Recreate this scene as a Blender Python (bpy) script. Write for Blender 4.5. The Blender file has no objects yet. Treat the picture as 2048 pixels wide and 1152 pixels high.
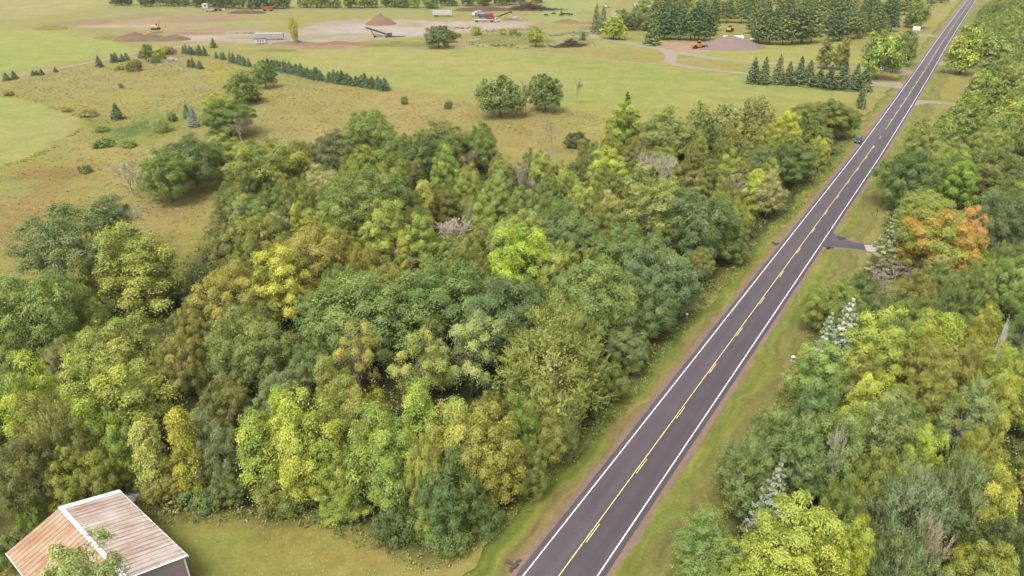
import bpy, bmesh, math, random
import numpy as np
from mathutils import Vector, Matrix
from math import radians as R_

SC = bpy.context.scene
COL = SC.collection
# ------------------------------------------------------------------ camera, sky, sun, exposure
CAM_H, CAM_F, CAM_T = 60.0, 1400.0, R_(27.5)      # height (m), focal length in photograph pixels, tilt below level
cam = bpy.data.cameras.new('camera')
cam_o = bpy.data.objects.new('camera', cam)
COL.objects.link(cam_o)
cam_o.location = (0, 0, CAM_H)
cam_o.rotation_euler = (math.pi / 2 - CAM_T, 0, 0)
cam.sensor_width = 36.0
cam.lens = 36.0 * CAM_F / 2048.0
cam.clip_start = 1.0
cam.clip_end = 6000.0
SC.camera = cam_o

SUN_EL, SUN_AZ = R_(60), R_(-150)                  # azimuth clockwise from +Y: the sun stands to the left, a little behind the camera
world = bpy.data.worlds.new("World")
SC.world = world
world.use_nodes = True
nt = world.node_tree
bg = nt.nodes['Background']
sky = nt.nodes.new('ShaderNodeTexSky')
sky.sky_type = 'NISHITA'
sky.sun_disc = False
sky.sun_elevation = SUN_EL
sky.sun_rotation = SUN_AZ
sky.air_density = 1.0
sky.dust_density = 4.0
sky.ozone_density = 1.0
hs = nt.nodes.new('ShaderNodeHueSaturation')       # a milky, nearly white overcast
hs.inputs['Saturation'].default_value = 0.12
nt.links.new(sky.outputs[0], hs.inputs['Color'])
nt.links.new(hs.outputs[0], bg.inputs['Color'])
bg.inputs['Strength'].default_value = 0.15

sun = bpy.data.lights.new('sun', 'SUN')
sun.energy = 1.35
sun.angle = R_(20)
sun.color = (1.0, 0.93, 0.84)
sun_o = bpy.data.objects.new('sun', sun)
COL.objects.link(sun_o)
_d = Vector((math.sin(SUN_AZ) * math.cos(SUN_EL), math.cos(SUN_AZ) * math.cos(SUN_EL), math.sin(SUN_EL)))
sun_o.rotation_euler = _d.to_track_quat('Z', 'Y').to_euler()
sun_o.location = (0, 0, 200)

SC.view_settings.view_transform = 'Standard'
SC.view_settings.look = 'None'
SC.view_settings.gamma = 1.0
SC.view_settings.use_curve_mapping = False
SC.view_settings.exposure = 1.68
SC.cycles.max_bounces = 6
SC.cycles.diffuse_bounces = 3
SC.cycles.transparent_max_bounces = 4
SC.cycles.transmission_bounces = 3
SC.cycles.use_denoising = True

K = 0.297                                            # ratio of real base colour to the brightness it shows at this exposure

# ------------------------------------------------------------------ small helpers
def at(x, y, z=0.0):
    """ground (or height z) point seen at photograph pixel x, y"""
    u, v = x - 1024.0, y - 576.0
    c, s = math.cos(CAM_T), math.sin(CAM_T)
    t = (CAM_H - z) / (v * c + CAM_F * s)
    return Vector((u * t, (CAM_F * c - v * s) * t, z))

def to_px(p):
    c, s = math.cos(CAM_T), math.sin(CAM_T)
    dn = CAM_H - p[2]
    dep = p[1] * c + dn * s
    return 1024 + CAM_F * p[0] / dep, 576 + CAM_F * (dn * c - p[1] * s) / dep

def pxm(x, y, z=0.0):
    """photograph pixels per metre across, at that point"""
    p = at(x, y, z)
    return CAM_F / (p.y * math.cos(CAM_T) + (CAM_H - z) * math.sin(CAM_T))

def lin1(c):
    c = c / 255.0
    return c / 12.92 if c <= 0.04045 else ((c + 0.055) / 1.055) ** 2.4

def alb(rgb, k=K):
    return tuple(min(0.9, lin1(c) * k) for c in rgb)

def hexc(h):
    return tuple(int(h[i:i + 2], 16) for i in (0, 2, 4))

def props(o, label=None, cat=None, group=None, kind=None):
    if label: o['label'] = label
    if cat: o['category'] = cat
    if group: o['group'] = group
    if kind: o['kind'] = kind
    return o

def link(name, data, parent=None, loc=None):
    o = bpy.data.objects.new(name, data)
    COL.objects.link(o)
    if parent: o.parent = parent
    if loc is not None: o.location = loc
    return o

def thing(name, label, cat, loc=(0, 0, 0), rz=0.0, group=None):
    o = link(name, None, None, loc)
    o.empty_display_size = 0.5
    o.rotation_euler = (0, 0, rz)
    return props(o, label, cat, group)

class MB:
    """collects simple solids for ONE mesh object"""
    def __init__(s):
        s.v, s.f = [], []
    def add(s, vs, fs):
        n = len(s.v)
        s.v += [tuple(v) for v in vs]
        s.f += [tuple(i + n for i in f) for f in fs]
        return s
    def box(s, c, d, rz=0.0, ry=0.0, rx=0.0, taper=1.0):
        m = Matrix.Rotation(rz, 3, 'Z') @ Matrix.Rotation(ry, 3, 'Y') @ Matrix.Rotation(rx, 3, 'X')
        vs = []
        for z in (-.5, .5):
            k = taper if z > 0 else 1.0
            for x, y in ((-.5, -.5), (.5, -.5), (.5, .5), (-.5, .5)):
                vs.append(Vector(c) + m @ Vector((x * d[0] * k, y * d[1] * k, z * d[2])))
        return s.add(vs, [(3, 2, 1, 0), (4, 5, 6, 7), (0, 1, 5, 4), (1, 2, 6, 5), (2, 3, 7, 6), (3, 0, 4, 7)])
    def tube(s, pts, rad, n=5, cap=True):
        pts = [Vector(p) for p in pts]
        vs, fs = [], []
        for i, p in enumerate(pts):
            d = (pts[min(i + 1, len(pts) - 1)] - pts[max(i - 1, 0)]).normalized()
            a = d.cross(Vector((0.13, 0.37, 0.92)))
            if a.length < 1e-3: a = d.cross(Vector((1, 0, 0)))
            a.normalize(); b = d.cross(a)
            r = rad[i] if hasattr(rad, '__len__') else rad
            for k in range(n):
                t = 2 * math.pi * k / n
                vs.append(p + (a * math.cos(t) + b * math.sin(t)) * r)
        for i in range(len(pts) - 1):
            for k in range(n):
                k2 = (k + 1) % n
                fs.append((i * n + k, i * n + k2, (i + 1) * n + k2, (i + 1) * n + k))
        if cap:
            fs.append(tuple(range(n - 1, -1, -1)))
            fs.append(tuple(range((len(pts) - 1) * n, len(pts) * n)))
        return s.add(vs, fs)
    def wheel(s, c, r, w, axis='y', n=14):
        c = Vector(c); a = Vector((0, 1, 0)) if axis == 'y' else Vector((1, 0, 0))
        return s.tube([c - a * w * .5, c - a * w * .42, c + a * w * .42, c + a * w * .5], [r * .86, r, r, r * .86], n)
    def prism(s, prof, y0, y1):
        """profile in x, z pulled along y"""
        n = len(prof)
        vs = [(x, y0, z) for x, z in prof] + [(x, y1, z) for x, z in prof]
        fs = [tuple(range(n)), tuple(range(2 * n - 1, n - 1, -1))]
        fs += [(i, i + n, (i + 1) % n + n, (i + 1) % n) for i in range(n)]
        return s.add(vs, fs)
    def mesh(s, name, m, smooth=False):
        me = bpy.data.meshes.new(name)
        me.from_pydata(s.v, [], s.f)
        me.materials.append(m)
        bm = bmesh.new(); bm.from_mesh(me)
        bmesh.ops.recalc_face_normals(bm, faces=bm.faces)
        bm.to_mesh(me); bm.free()
        if smooth:
            for p in me.polygons: p.use_smooth = True
        return me
    def build(s, name, m, parent=None, loc=None, smooth=False):
        return link(name, s.mesh(name, m, smooth), parent, loc)

def np_mesh(name, co, faces, mat, attrs=None, smooth=False):
    """co (n,3), faces (m,k) all with the same corner count"""
    me = bpy.data.meshes.new(name)
    co = np.asarray(co, np.float32); faces = np.asarray(faces, np.int32)
    m, k = faces.shape
    me.vertices.add(len(co)); me.vertices.foreach_set('co', co.ravel())
    me.loops.add(m * k); me.loops.foreach_set('vertex_index', faces.ravel())
    me.polygons.add(m); me.polygons.foreach_set('loop_start', np.arange(0, m * k, k, dtype=np.int32))
    for an, av in (attrs or {}).items():
        a = me.attributes.new(an, 'FLOAT_COLOR', 'POINT')
        a.data.foreach_set('color', np.asarray(av, np.float32).ravel())
    me.update(calc_edges=True)
    me.materials.append(mat)
    if smooth: me.polygons.foreach_set('use_smooth', np.ones(m, bool))
    return me

def vnoise(x, y, scale, seed=0):
    """smooth value noise in -1..1 on arrays"""
    rs = np.random.RandomState(seed).rand(64, 64) * 2 - 1
    X, Y = np.asarray(x) / scale, np.asarray(y) / scale
    xi, yi = np.floor(X).astype(int), np.floor(Y).astype(int)
    fx, fy = X - xi, Y - yi
    fx = fx * fx * (3 - 2 * fx); fy = fy * fy * (3 - 2 * fy)
    g = lambda a, b: rs[a % 64, b % 64]
    return (g(xi, yi) * (1 - fx) + g(xi + 1, yi) * fx) * (1 - fy) + (g(xi, yi + 1) * (1 - fx) + g(xi + 1, yi + 1) * fx) * fy

def fbm(x, y, scale, seed=0, octs=3):
    return sum(vnoise(x, y, scale / 2 ** i, seed + i) / 2 ** i for i in range(octs)) / 1.75

def poly_sd(px, py, poly):
    """signed distance (positive inside) of points to a polygon"""
    P = np.asarray(poly, float)
    d = np.full(px.shape, 1e18); ins = np.zeros(px.shape, bool)
    for i in range(len(P)):
        a, b = P[i], P[(i + 1) % len(P)]
        e = b - a; L = max(e @ e, 1e-9)
        t = np.clip(((px - a[0]) * e[0] + (py - a[1]) * e[1]) / L, 0, 1)
        d = np.minimum(d, (px - a[0] - t * e[0]) ** 2 + (py - a[1] - t * e[1]) ** 2)
        if a[1] != b[1]:
            c = (a[1] > py) != (b[1] > py)
            ins ^= c & (px < (b[0] - a[0]) * (py - a[1]) / (b[1] - a[1]) + a[0])
    return np.where(ins, 1, -1) * np.sqrt(d)

def ground_poly(pts):
    return [tuple(at(x, y)[:2]) for x, y in pts]

# ------------------------------------------------------------------ materials
def mat(name, rgb=None, rough=0.8, var=0.12, scale=3.0, spec=0.3, metal=0.0, raw=None, bump=0.0, k=K):
    m = bpy.data.materials.new(name)
    m.use_nodes = True
    t = m.node_tree; b = t.nodes['Principled BSDF']
    c = raw or alb(rgb, k)
    b.inputs['Roughness'].default_value = rough
    b.inputs['Metallic'].default_value = metal
    b.inputs['Specular IOR Level'].default_value = spec
    tc = t.nodes.new('ShaderNodeTexCoord')
    n = t.nodes.new('ShaderNodeTexNoise')
    n.inputs['Scale'].default_value = scale
    n.inputs['Detail'].default_value = 5
    t.links.new(tc.outputs['Object'], n.inputs['Vector'])
    r = t.nodes.new('ShaderNodeValToRGB')
    r.color_ramp.elements[0].position = .3; r.color_ramp.elements[1].position = .7
    r.color_ramp.elements[0].color = tuple(x * (1 - var) for x in c) + (1,)
    r.color_ramp.elements[1].color = tuple(min(.95, x * (1 + var)) for x in c) + (1,)
    t.links.new(n.outputs['Fac'], r.inputs['Fac'])
    t.links.new(r.outputs['Color'], b.inputs['Base Color'])
    if bump:
        bp = t.nodes.new('ShaderNodeBump')
        bp.inputs['Strength'].default_value = bump
        bp.inputs['Distance'].default_value = .1
        t.links.new(n.outputs['Fac'], bp.inputs['Height'])
        t.links.new(bp.outputs[0], b.inputs['Normal'])
    return m

def nd(t, typ, **kw):
    n = t.nodes.new(typ)
    for k_, v in kw.items():
        setattr(n, k_, v)
    return n

def mathn(t, op, a, b=None, c=None, clamp=False):
    n = nd(t, 'ShaderNodeMath', operation=op, use_clamp=clamp)
    for i, v in enumerate((a, b, c)):
        if v is None: continue
        if isinstance(v, (int, float)): n.inputs[i].default_value = v
        else: t.links.new(v, n.inputs[i])
    return n.outputs[0]

def mixc(t, f, a, b, blend='MIX'):
    n = nd(t, 'ShaderNodeMix', data_type='RGBA', blend_type=blend)
    for i, v in ((0, f), (6, a), (7, b)):
        if isinstance(v, (int, float)): n.inputs[i].default_value = v
        elif isinstance(v, tuple): n.inputs[i].default_value = v
        else: t.links.new(v, n.inputs[i])
    return n.outputs[2]

def leaf_material(name, per_object=True, trans=0.3):
    m = bpy.data.materials.new(name); m.use_nodes = True
    t = m.node_tree
    for n in list(t.nodes): t.nodes.remove(n)
    out = nd(t, 'ShaderNodeOutputMaterial')
    tint = nd(t, 'ShaderNodeAttribute', attribute_name='tint')
    sep = nd(t, 'ShaderNodeSeparateColor'); t.links.new(tint.outputs['Color'], sep.inputs[0])
    lobe, leaf, hgt = sep.outputs[0], sep.outputs[1], sep.outputs[2]
    if per_object:
        oi = nd(t, 'ShaderNodeObjectInfo'); base = oi.outputs['Color']
        ac = nd(t, 'ShaderNodeAttribute', attribute_type='OBJECT', attribute_name='accent')
        sh = nd(t, 'ShaderNodeAttribute', attribute_type='OBJECT', attribute_name='accent_share')
        sel = mathn(t, 'ADD', mathn(t, 'MULTIPLY', lobe, .7), mathn(t, 'MULTIPLY', leaf, .3))
        f = mathn(t, 'MULTIPLY', mathn(t, 'SUBTRACT', sh.outputs['Fac'], sel), 7.0, clamp=True)
        base = mixc(t, f, base, ac.outputs['Color'])
    else:
        cl = nd(t, 'ShaderNodeAttribute', attribute_name='col'); base = cl.outputs['Color']
    hv = nd(t, 'ShaderNodeHueSaturation')
    t.links.new(base, hv.inputs['Color'])
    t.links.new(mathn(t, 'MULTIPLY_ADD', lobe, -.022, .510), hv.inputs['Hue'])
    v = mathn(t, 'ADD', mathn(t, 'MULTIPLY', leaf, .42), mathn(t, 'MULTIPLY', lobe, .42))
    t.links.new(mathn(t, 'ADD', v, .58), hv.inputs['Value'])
    d = nd(t, 'ShaderNodeBsdfDiffuse'); t.links.new(hv.outputs[0], d.inputs['Color'])
    tr = nd(t, 'ShaderNodeBsdfTranslucent')
    t.links.new(mixc(t, 1.0, hv.outputs[0], (1.0, 1.0, .55, 1), 'MULTIPLY'), tr.inputs['Color'])
    mx = nd(t, 'ShaderNodeMixShader'); mx.inputs[0].default_value = trans
    t.links.new(d.outputs[0], mx.inputs[1]); t.links.new(tr.outputs[0], mx.inputs[2])
    gl = nd(t, 'ShaderNodeBsdfGlossy'); gl.inputs['Roughness'].default_value = .45
    gl.inputs['Color'].default_value = (.9, .95, 1, 1)
    mg = nd(t, 'ShaderNodeMixShader'); mg.inputs[0].default_value = .018
    t.links.new(mx.outputs[0], mg.inputs[1]); t.links.new(gl.outputs[0], mg.inputs[2])
    t.links.new(mg.outputs[0], out.inputs['Surface'])
    return m

M_LEAF = leaf_material('leaf')
M_NEEDLE = leaf_material('needle', trans=.12)
M_UNDER = leaf_material('undergrowth_leaf', per_object=False, trans=.25)

M_BARK = bpy.data.materials.new('bark'); M_BARK.use_nodes = True
_t = M_BARK.node_tree
_oi = nd(_t, 'ShaderNodeObjectInfo'); _n = nd(_t, 'ShaderNodeTexNoise'); _n.inputs['Scale'].default_value = 6
_tc = nd(_t, 'ShaderNodeTexCoord'); _t.links.new(_tc.outputs['Object'], _n.inputs['Vector'])
_c = mixc(_t, 1.0, _oi.outputs['Color'], mixc(_t, _n.outputs['Fac'], (.55, .55, .55, 1), (1.4, 1.4, 1.4, 1)), 'MULTIPLY')
_t.links.new(_c, _t.nodes['Principled BSDF'].inputs['Base Color'])
_t.nodes['Principled BSDF'].inputs['Roughness'].default_value = .9

# ------------------------------------------------------------------ ground
def axis_steps(lo, hi, fine_lo, fine_hi, fine, grow, top):
    a = list(np.arange(fine_lo, fine_hi, fine))
    s, x = fine, a[-1]
    while x < hi:
        s = min(top, s * grow); x += s; a.append(x)
    s, x, b = fine, a[0], []
    while x > lo:
        s = min(top, s * grow); x -= s; b.append(x)
    return np.array(b[::-1] + a)

GX = axis_steps(-2500, 2500, -130, 160, 1.1, 1.045, 60)
GY = axis_steps(-300, 4500, 30, 330, 1.1, 1.03, 80)
_X, _Y = np.meshgrid(GX, GY)
gx, gy = _X.ravel(), _Y.ravel()

DRY, MEAD, GREEN, STRAW = 'b3a065', 'aba45e', '9ea858', 'b5a56c'
soil = np.tile(np.array(alb(hexc('a89f5c'))), (len(gx), 1))
def tone(h, amp, scale, seed):
    """sway the soil towards a second natural colour with big soft noise"""
    global soil
    f = np.clip(.5 + fbm(gx, gy, scale, seed), 0, 1) * amp
    soil = soil * (1 - f[:, None]) + np.array(alb(hexc(h))) * f[:, None]
tone('b8a66e', .6, 40, 3)
tone('b09a4a', .45, 18, 9)
tone('8f9a50', .4, 11, 12)

def patch(pts, h, feather=2.0, wob=2.0, strength=1.0, wscale=9.0, seed=1, h2=None, s2=14.0):
    global soil
    P = np.array(ground_poly(pts))
    pad = feather + wob + 4
    i = np.where((gx > P[:, 0].min() - pad) & (gx < P[:, 0].max() + pad) & (gy > P[:, 1].min() - pad) & (gy < P[:, 1].max() + pad))[0]
    x, y = gx[i], gy[i]
    d = poly_sd(x, y, P) + wob * fbm(x, y, wscale, seed)
    f = np.clip(d / max(feather, .01) * .5 + .5, 0, 1) ** 1.0 * strength
    c = np.tile(np.array(alb(hexc(h))), (len(i), 1))
    if h2:
        g = np.clip(.5 + 1.1 * fbm(x, y, s2, seed + 31), 0, 1)[:, None]
        c = c * (1 - g) + np.array(alb(hexc(h2))) * g
    soil[i] = soil[i] * (1 - f[:, None]) + c * f[:, None]

# far pastures and hayfields
patch([(-400, 45), (60, 38), (180, 14), (350, 8), (350, -60), (-400, -60)], 'b8ab74', 8, 5, h2='aea566')
patch([(-400, 62), (60, 60), (150, 68), (262, 92), (268, 104), (150, 123), (60, 138), (-400, 200)], 'a3ae5a', .6, 1.2, h2='acac60', s2=40)
patch([(-400, 195), (0, 194), (60, 203), (130, 226), (176, 243), (140, 268), (80, 303), (0, 338), (-300, 420), (-400, 420)], 'a6ae60', .5, .8, h2='b0aa66', s2=30)
patch([(540, 112), (640, 100), (850, 95), (960, 96), (1090, 104), (1200, 116), (1330, 132), (1480, 150), (1640, 170), (1760, 176), (1700, 200), (1500, 212), (1300, 220), (1130, 215), (960, 200), (790, 178), (660, 160), (560, 128)], 'a3a95a', 5, 4, h2='b3ab66', s2=45)
patch([(1090, 106), (1330, 134), (1480, 152), (1700, 180), (1640, 186), (1440, 170), (1250, 150), (1000, 120)], '9ca656', 6, 6, .7)
patch([(520, 180), (780, 180), (960, 205), (1130, 217), (1300, 225), (1250, 290), (1000, 320), (880, 300), (760, 270), (640, 300), (540, 260)], 'b2a064', 7, 6, h2='a99a5a', s2=16)
patch([(1120, 210), (1700, 195), (1680, 260), (1450, 290), (1200, 290)], 'a9a75a', 8, 6, .7, h2='b0a862')
patch([(1150, 25), (1190, 20), (1215, 0), (1080, 0), (1090, 15), (1060, 40), (1120, 50), (1190, 50)], 'a6ad64', 5, 4)
patch([(200, 40), (640, 30), (870, 35), (1040, 25), (1060, -20), (200, -20)], 'aca269', 10, 5, h2='a0a25e')
patch([(1140, 88), (1330, 100), (1480, 128), (1700, 150), (1770, 148), (1700, 135), (1480, 118), (1350, 90), (1230, 78), (1180, 70)], 'a5ab5d', 3, 2, h2='b1a765')
patch([(1390, 98), (1500, 88), (1690, 78), (1700, 105), (1730, 128), (1480, 122)], 'a9ad5c', 4, 3, h2='b3aa60')
# meadow with goldenrod, rust and wet swale
patch([(60, 140), (270, 105), (480, 118), (520, 160), (420, 185), (250, 200), (60, 190)], 'aa9c58', 5, 5, .8, h2='a59c68', s2=10)
patch([(120, 186), (240, 178), (330, 190), (320, 205), (200, 215)], 'b0a250', 4, 5, .8, h2='a89a5c', s2=9)
patch([(400, 120), (520, 145), (540, 190), (450, 205)], 'b0a440', 5, 5, .6)
patch([(170, 240), (300, 225), (330, 240), (360, 258), (300, 285), (190, 290)], '8d9a48', 4, 5, .9, h2='a7964a')
patch([(230, 258), (300, 240), (320, 255), (240, 278)], '5f7a3e', 3, 3, .85)
patch([(60, 340), (200, 322), (215, 345), (90, 372)], '9a7d42', 6, 7, .8)
patch([(-100, 400), (120, 380), (200, 420), (120, 470), (-100, 520)], 'a98a58', 8, 8, .7)
patch([(260, 400), (440, 390), (420, 450), (300, 500), (240, 480)], 'ad9660', 6, 6, .8)
patch([(300, 480), (390, 440), (380, 560), (310, 600)], 'a3954e', 5, 5, .7)
patch([(180, 300), (420, 290), (440, 400), (200, 420)], 'aea45f', 7, 6, .6)
patch([(830, 260), (1000, 300), (1090, 280), (1000, 250)], 'aa9a5a', 5, 4, .6)
# gravel pit
PIT = 'b5a48e'
patch([(120, 42), (230, 28), (460, 30), (560, 55), (450, 78), (330, 85), (250, 60)], 'ad8f72', 7, 6, .95, h2='b3a377', s2=20)
patch([(150, 52), (310, 40), (330, 50), (300, 58), (180, 60)], 'c8ac94', 5, 4, .9)
patch([(330, 70), (480, 62), (560, 68), (640, 45), (720, 38), (900, 42), (1010, 42), (1080, 44), (1010, 60), (940, 64), (880, 72), (760, 78), (690, 90), (560, 92), (430, 82), (350, 84)], PIT, 4, 4, 1, h2='c9b5a6', s2=22)
patch([(690, 46), (860, 48), (860, 58), (700, 60)], 'c9b8b0', 5, 5, .8)
patch([(560, 92), (700, 86), (840, 84), (960, 90), (940, 95), (640, 100)], 'b69373', 4, 3, .9, h2='ada36a')
patch([(230, 55), (330, 50), (340, 62), (240, 66)], 'b0a76a', 4, 4, .6)
patch([(400, 42), (560, 40), (600, 52), (460, 58)], 'a9a868', 6, 5, .8)
patch([(940, 72), (1080, 60), (1190, 60), (1180, 85), (1060, 96), (930, 92)], '9c9d5c', 4, 4, .8, h2='b1a779')
patch([(250, 62), (330, 72), (310, 84), (210, 76)], '9a9a5e', 4, 4, .8)
patch([(60, 50), (330, 24), (345, 30), (110, 58)], '9a9458', 5, 4, .7, h2='a58a68', s2=14)
patch([(180, 44), (500, 34), (520, 40), (300, 48), (190, 50)], 'a88468', 4, 5, .8, h2='b59a78', s2=10)
patch([(130, 55), (240, 56), (260, 62), (150, 62)], 'a39660', 4, 4, .8, h2='96905c', s2=9)
patch([(330, 66), (440, 64), (460, 69), (340, 71)], 'a07f66', 3, 3, .8)
patch([(560, 92), (700, 82), (800, 88), (830, 94), (620, 99)], 'b08566', 3, 4, .8, h2='b59a74', s2=8)
patch([(560, 74), (700, 66), (720, 70), (600, 80)], 'a8a070', 3, 4, .7)
patch([(840, 76), (940, 68), (950, 72), (860, 80)], 'a59f66', 3, 4, .7)
patch([(440, 72), (540, 70), (550, 76), (450, 78)], 'b0936f', 3, 4, .6)
patch([(800, 44), (860, 46), (850, 54), (790, 54)], '9fa060', 3, 3, .7)
patch([(640, 60), (720, 58), (730, 66), (650, 68)], 'c8bab4', 3, 3, .8)
patch([(760, 62), (880, 60), (880, 68), (780, 72)], 'c9b9b0', 3, 3, .7)
# pinkish yard round the loader and the gravel heap
patch([(1295, 86), (1400, 82), (1500, 92), (1440, 103), (1380, 106), (1330, 100)], 'bea392', 2.5, 2, 1, h2='c7a07c', s2=15)
# lawn and roadside
LAWN = [(200, 1400), (235, 1180), (258, 1012), (330, 1020), (520, 1032), (650, 1042), (740, 1080), (850, 1132), (930, 1112), (1010, 1060), (1130, 1060), (1030, 1260)]
patch(LAWN, 'a2a056', 1.5, 1.5, 1, 6, h2='b5a45e', s2=7)
patch([(330, 1060), (520, 1060), (560, 1110), (420, 1180), (330, 1152)], '98a052', 3, 3, .7)
patch([(520, 1040), (700, 1060), (780, 1110), (640, 1160), (520, 1110)], 'b08f56', 3, 3, .7, h2='a39a52')
patch([(780, 1110), (1000, 1100), (1040, 1152), (800, 1260)], 'b39f60', 3, 3, .8)
# forest floors
FOREST_L = [(-320, 1200), (-10, 1170), (10, 1085), (110, 1008), (240, 982), (350, 1028), (520, 1028), (650, 1038), (740, 1076), (850, 1126), (920, 1105), (1000, 1042), (1100, 945), (1220, 830), (1320, 700), (1420, 590), (1520, 480), (1610, 395), (1680, 310), (1705, 240), (1620, 262), (1500, 285), (1400, 292), (1280, 322), (1200, 318), (1060, 350), (1000, 330), (880, 325), (740, 318), (640, 350), (560, 395), (440, 425), (405, 490), (352, 560), (325, 610), (320, 650), (200, 590), (60, 590), (-300, 640)]
FOREST_N = [(1330, 1300), (1375, 1130), (1450, 1050), (1470, 960), (1540, 850), (1600, 765), (1630, 690), (1640, 620), (1760, 590), (1900, 575), (2080, 560), (2500, 600), (2600, 1300)]
FOREST_F = [(1790, 500), (1775, 470), (1790, 410), (1790, 330), (1840, 305), (1880, 262), (1900, 225), (1950, 190), (2010, 150), (1975, 118), (1935, 90), (1955, 45), (1990, 0), (2300, -40), (2700, 480), (2100, 500), (1900, 525)]
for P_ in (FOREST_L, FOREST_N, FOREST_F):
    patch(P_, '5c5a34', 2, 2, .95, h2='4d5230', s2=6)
# mown verges
VERGE = '9aa04a'

_nx, _ny = len(GX), len(GY)
_i = (np.arange(_ny - 1)[:, None] * _nx + np.arange(_nx - 1)[None, :]).ravel()
g_faces = np.stack([_i, _i + 1, _i + 1 + _nx, _i + _nx], 1)

def earth_material(name, attr=True, rgb=None, var=.22, scale=1.0, bump=.5, stripe=None, bands=None):
    m = bpy.data.materials.new(name); m.use_nodes = True
    t = m.node_tree; b = t.nodes['Principled BSDF']
    b.inputs['Roughness'].default_value = .95
    b.inputs['Specular IOR Level'].default_value = .1
    if attr:
        a = nd(t, 'ShaderNodeAttribute', attribute_name='soil'); base = a.outputs['Color']
    else:
        base = alb(rgb) + (1,)
    geo = nd(t, 'ShaderNodeNewGeometry')
    def noise(s, det=6, rough=.65, stretch=None):
        n = nd(t, 'ShaderNodeTexNoise')
        n.inputs['Scale'].default_value = s; n.inputs['Detail'].default_value = det; n.inputs['Roughness'].default_value = rough
        if stretch:
            mp = nd(t, 'ShaderNodeMapping'); mp.inputs['Scale'].default_value = stretch[0]; mp.inputs['Rotation'].default_value = (0, 0, stretch[1])
            t.links.new(geo.outputs['Position'], mp.inputs[0]); t.links.new(mp.outputs[0], n.inputs['Vector'])
        else:
            t.links.new(geo.outputs['Position'], n.inputs['Vector'])
        return n.outputs['Fac']
    def ramp(f, lo, hi, p0=.3, p1=.7):
        r = nd(t, 'ShaderNodeValToRGB')
        r.color_ramp.elements[0].position = p0; r.color_ramp.elements[1].position = p1
        r.color_ramp.elements[0].color = lo + (1,); r.color_ramp.elements[1].color = hi + (1,)
        t.links.new(f, r.inputs[0]); return r.outputs[0]
    if bands:
        ac = nd(t, 'ShaderNodeAttribute', attribute_name='across')
        su = nd(t, 'ShaderNodeSeparateColor'); t.links.new(ac.outputs['Color'], su.inputs[0])
        uu = mathn(t, 'ADD', su.outputs[0], mathn(t, 'MULTIPLY_ADD', noise(.35, 4), .12, -.06))
        rr = nd(t, 'ShaderNodeValToRGB'); cr_ = rr.color_ramp
        for i, (pos, c_) in enumerate(bands):
            e_ = cr_.elements[i] if i < 2 else cr_.elements.new(pos)
            e_.position = pos; e_.color = alb(hexc(c_)) + (1,)
        t.links.new(uu, rr.inputs[0]); base = rr.outputs[0]
    big, mid, fine = noise(.12 * scale), noise(.6 * scale), noise(2.6 * scale, 8, .75)
    base = mixc(t, 1.0, base, ramp(big, (1 - var * .8, 1 - var * .7, 1 - var * .7), (1 + var * .7, 1 + var * .7, 1 + var * .4)), 'MULTIPLY')
    base = mixc(t, 1.0, base, ramp(mid, (1 - var, 1 - var * .7, 1 - var * .6), (1 + var * .8, 1 + var * .7, 1 + var * .5)), 'MULTIPLY')
    base = mixc(t, 1.0, base, ramp(fine, (1 - var * 1.2,) * 3, (1 + var * 1.1,) * 3), 'MULTIPLY')
    if stripe:
        ac = nd(t, 'ShaderNodeAttribute', attribute_name='across')
        mp = nd(t, 'ShaderNodeMapping'); mp.inputs['Scale'].default_value = stripe
        t.links.new(ac.outputs['Color'], mp.inputs[0])
        n = nd(t, 'ShaderNodeTexNoise'); n.inputs['Scale'].default_value = 1; n.inputs['Detail'].default_value = 4
        t.links.new(mp.outputs[0], n.inputs['Vector']); s = n.outputs['Fac']
        base = mixc(t, 1.0, base, ramp(s, (1 - var * 1.5,) * 3, (1 + var * 1.1, 1 + var * 1.2, 1 + var * .9)), 'MULTIPLY')
    t.links.new(base, b.inputs['Base Color'])
    bp = nd(t, 'ShaderNodeBump'); bp.inputs['Strength'].default_value = bump; bp.inputs['Distance'].default_value = .5
    h = mathn(t, 'ADD', mid, mathn(t, 'MULTIPLY', fine, .6))
    t.links.new(h, bp.inputs['Height']); t.links.new(bp.outputs[0], b.inputs['Normal'])
    return m

M_GROUND = earth_material('meadow_earth', var=.2, bump=.4)
gz = np.zeros_like(gx)
ground = link('ground', np_mesh('ground', np.stack([gx, gy, gz], 1), g_faces, M_GROUND, {'soil': np.c_[soil, np.ones(len(soil))]}))
props(ground, 'rough meadow, hayfields and forest floor spreading to the horizon', kind='structure')

# ------------------------------------------------------------------ road
ROAD_ROWS = [(1152, 1041.6, 1200.1), (900, 1236.3, 1366.2), (800, 1315.2, 1432.5), (700, 1395.5, 1499.5), (600, 1476.5, 1567.2), (400, 1637, 1703), (300, 1712, 1766.5), (220, 1774, 1819.5), (151, 1823.5, 1862.5), (80, 1870, 1903), (0, 1930.5, 1955.3)]
_c = []
for y_, xl, xr in ROAD_ROWS:
    a_, b_ = at(xl, y_), at(xr, y_)
    _c.append((a_ + b_) / 2)
_near = (_c[5] - _c[0]).normalized()
near_pts = [_c[0] - _near * d for d in (160, 60)] + [_c[0] + _near * d for d in np.linspace(0, (_c[6] - _c[0]).length, 9)]
_far = [_c[i] for i in (8, 9, 10)]
_fd = (_c[10] - _c[8]).normalized()
_pts = near_pts + _far + [_c[10] + _fd * d for d in (80, 300, 900)]
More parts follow.
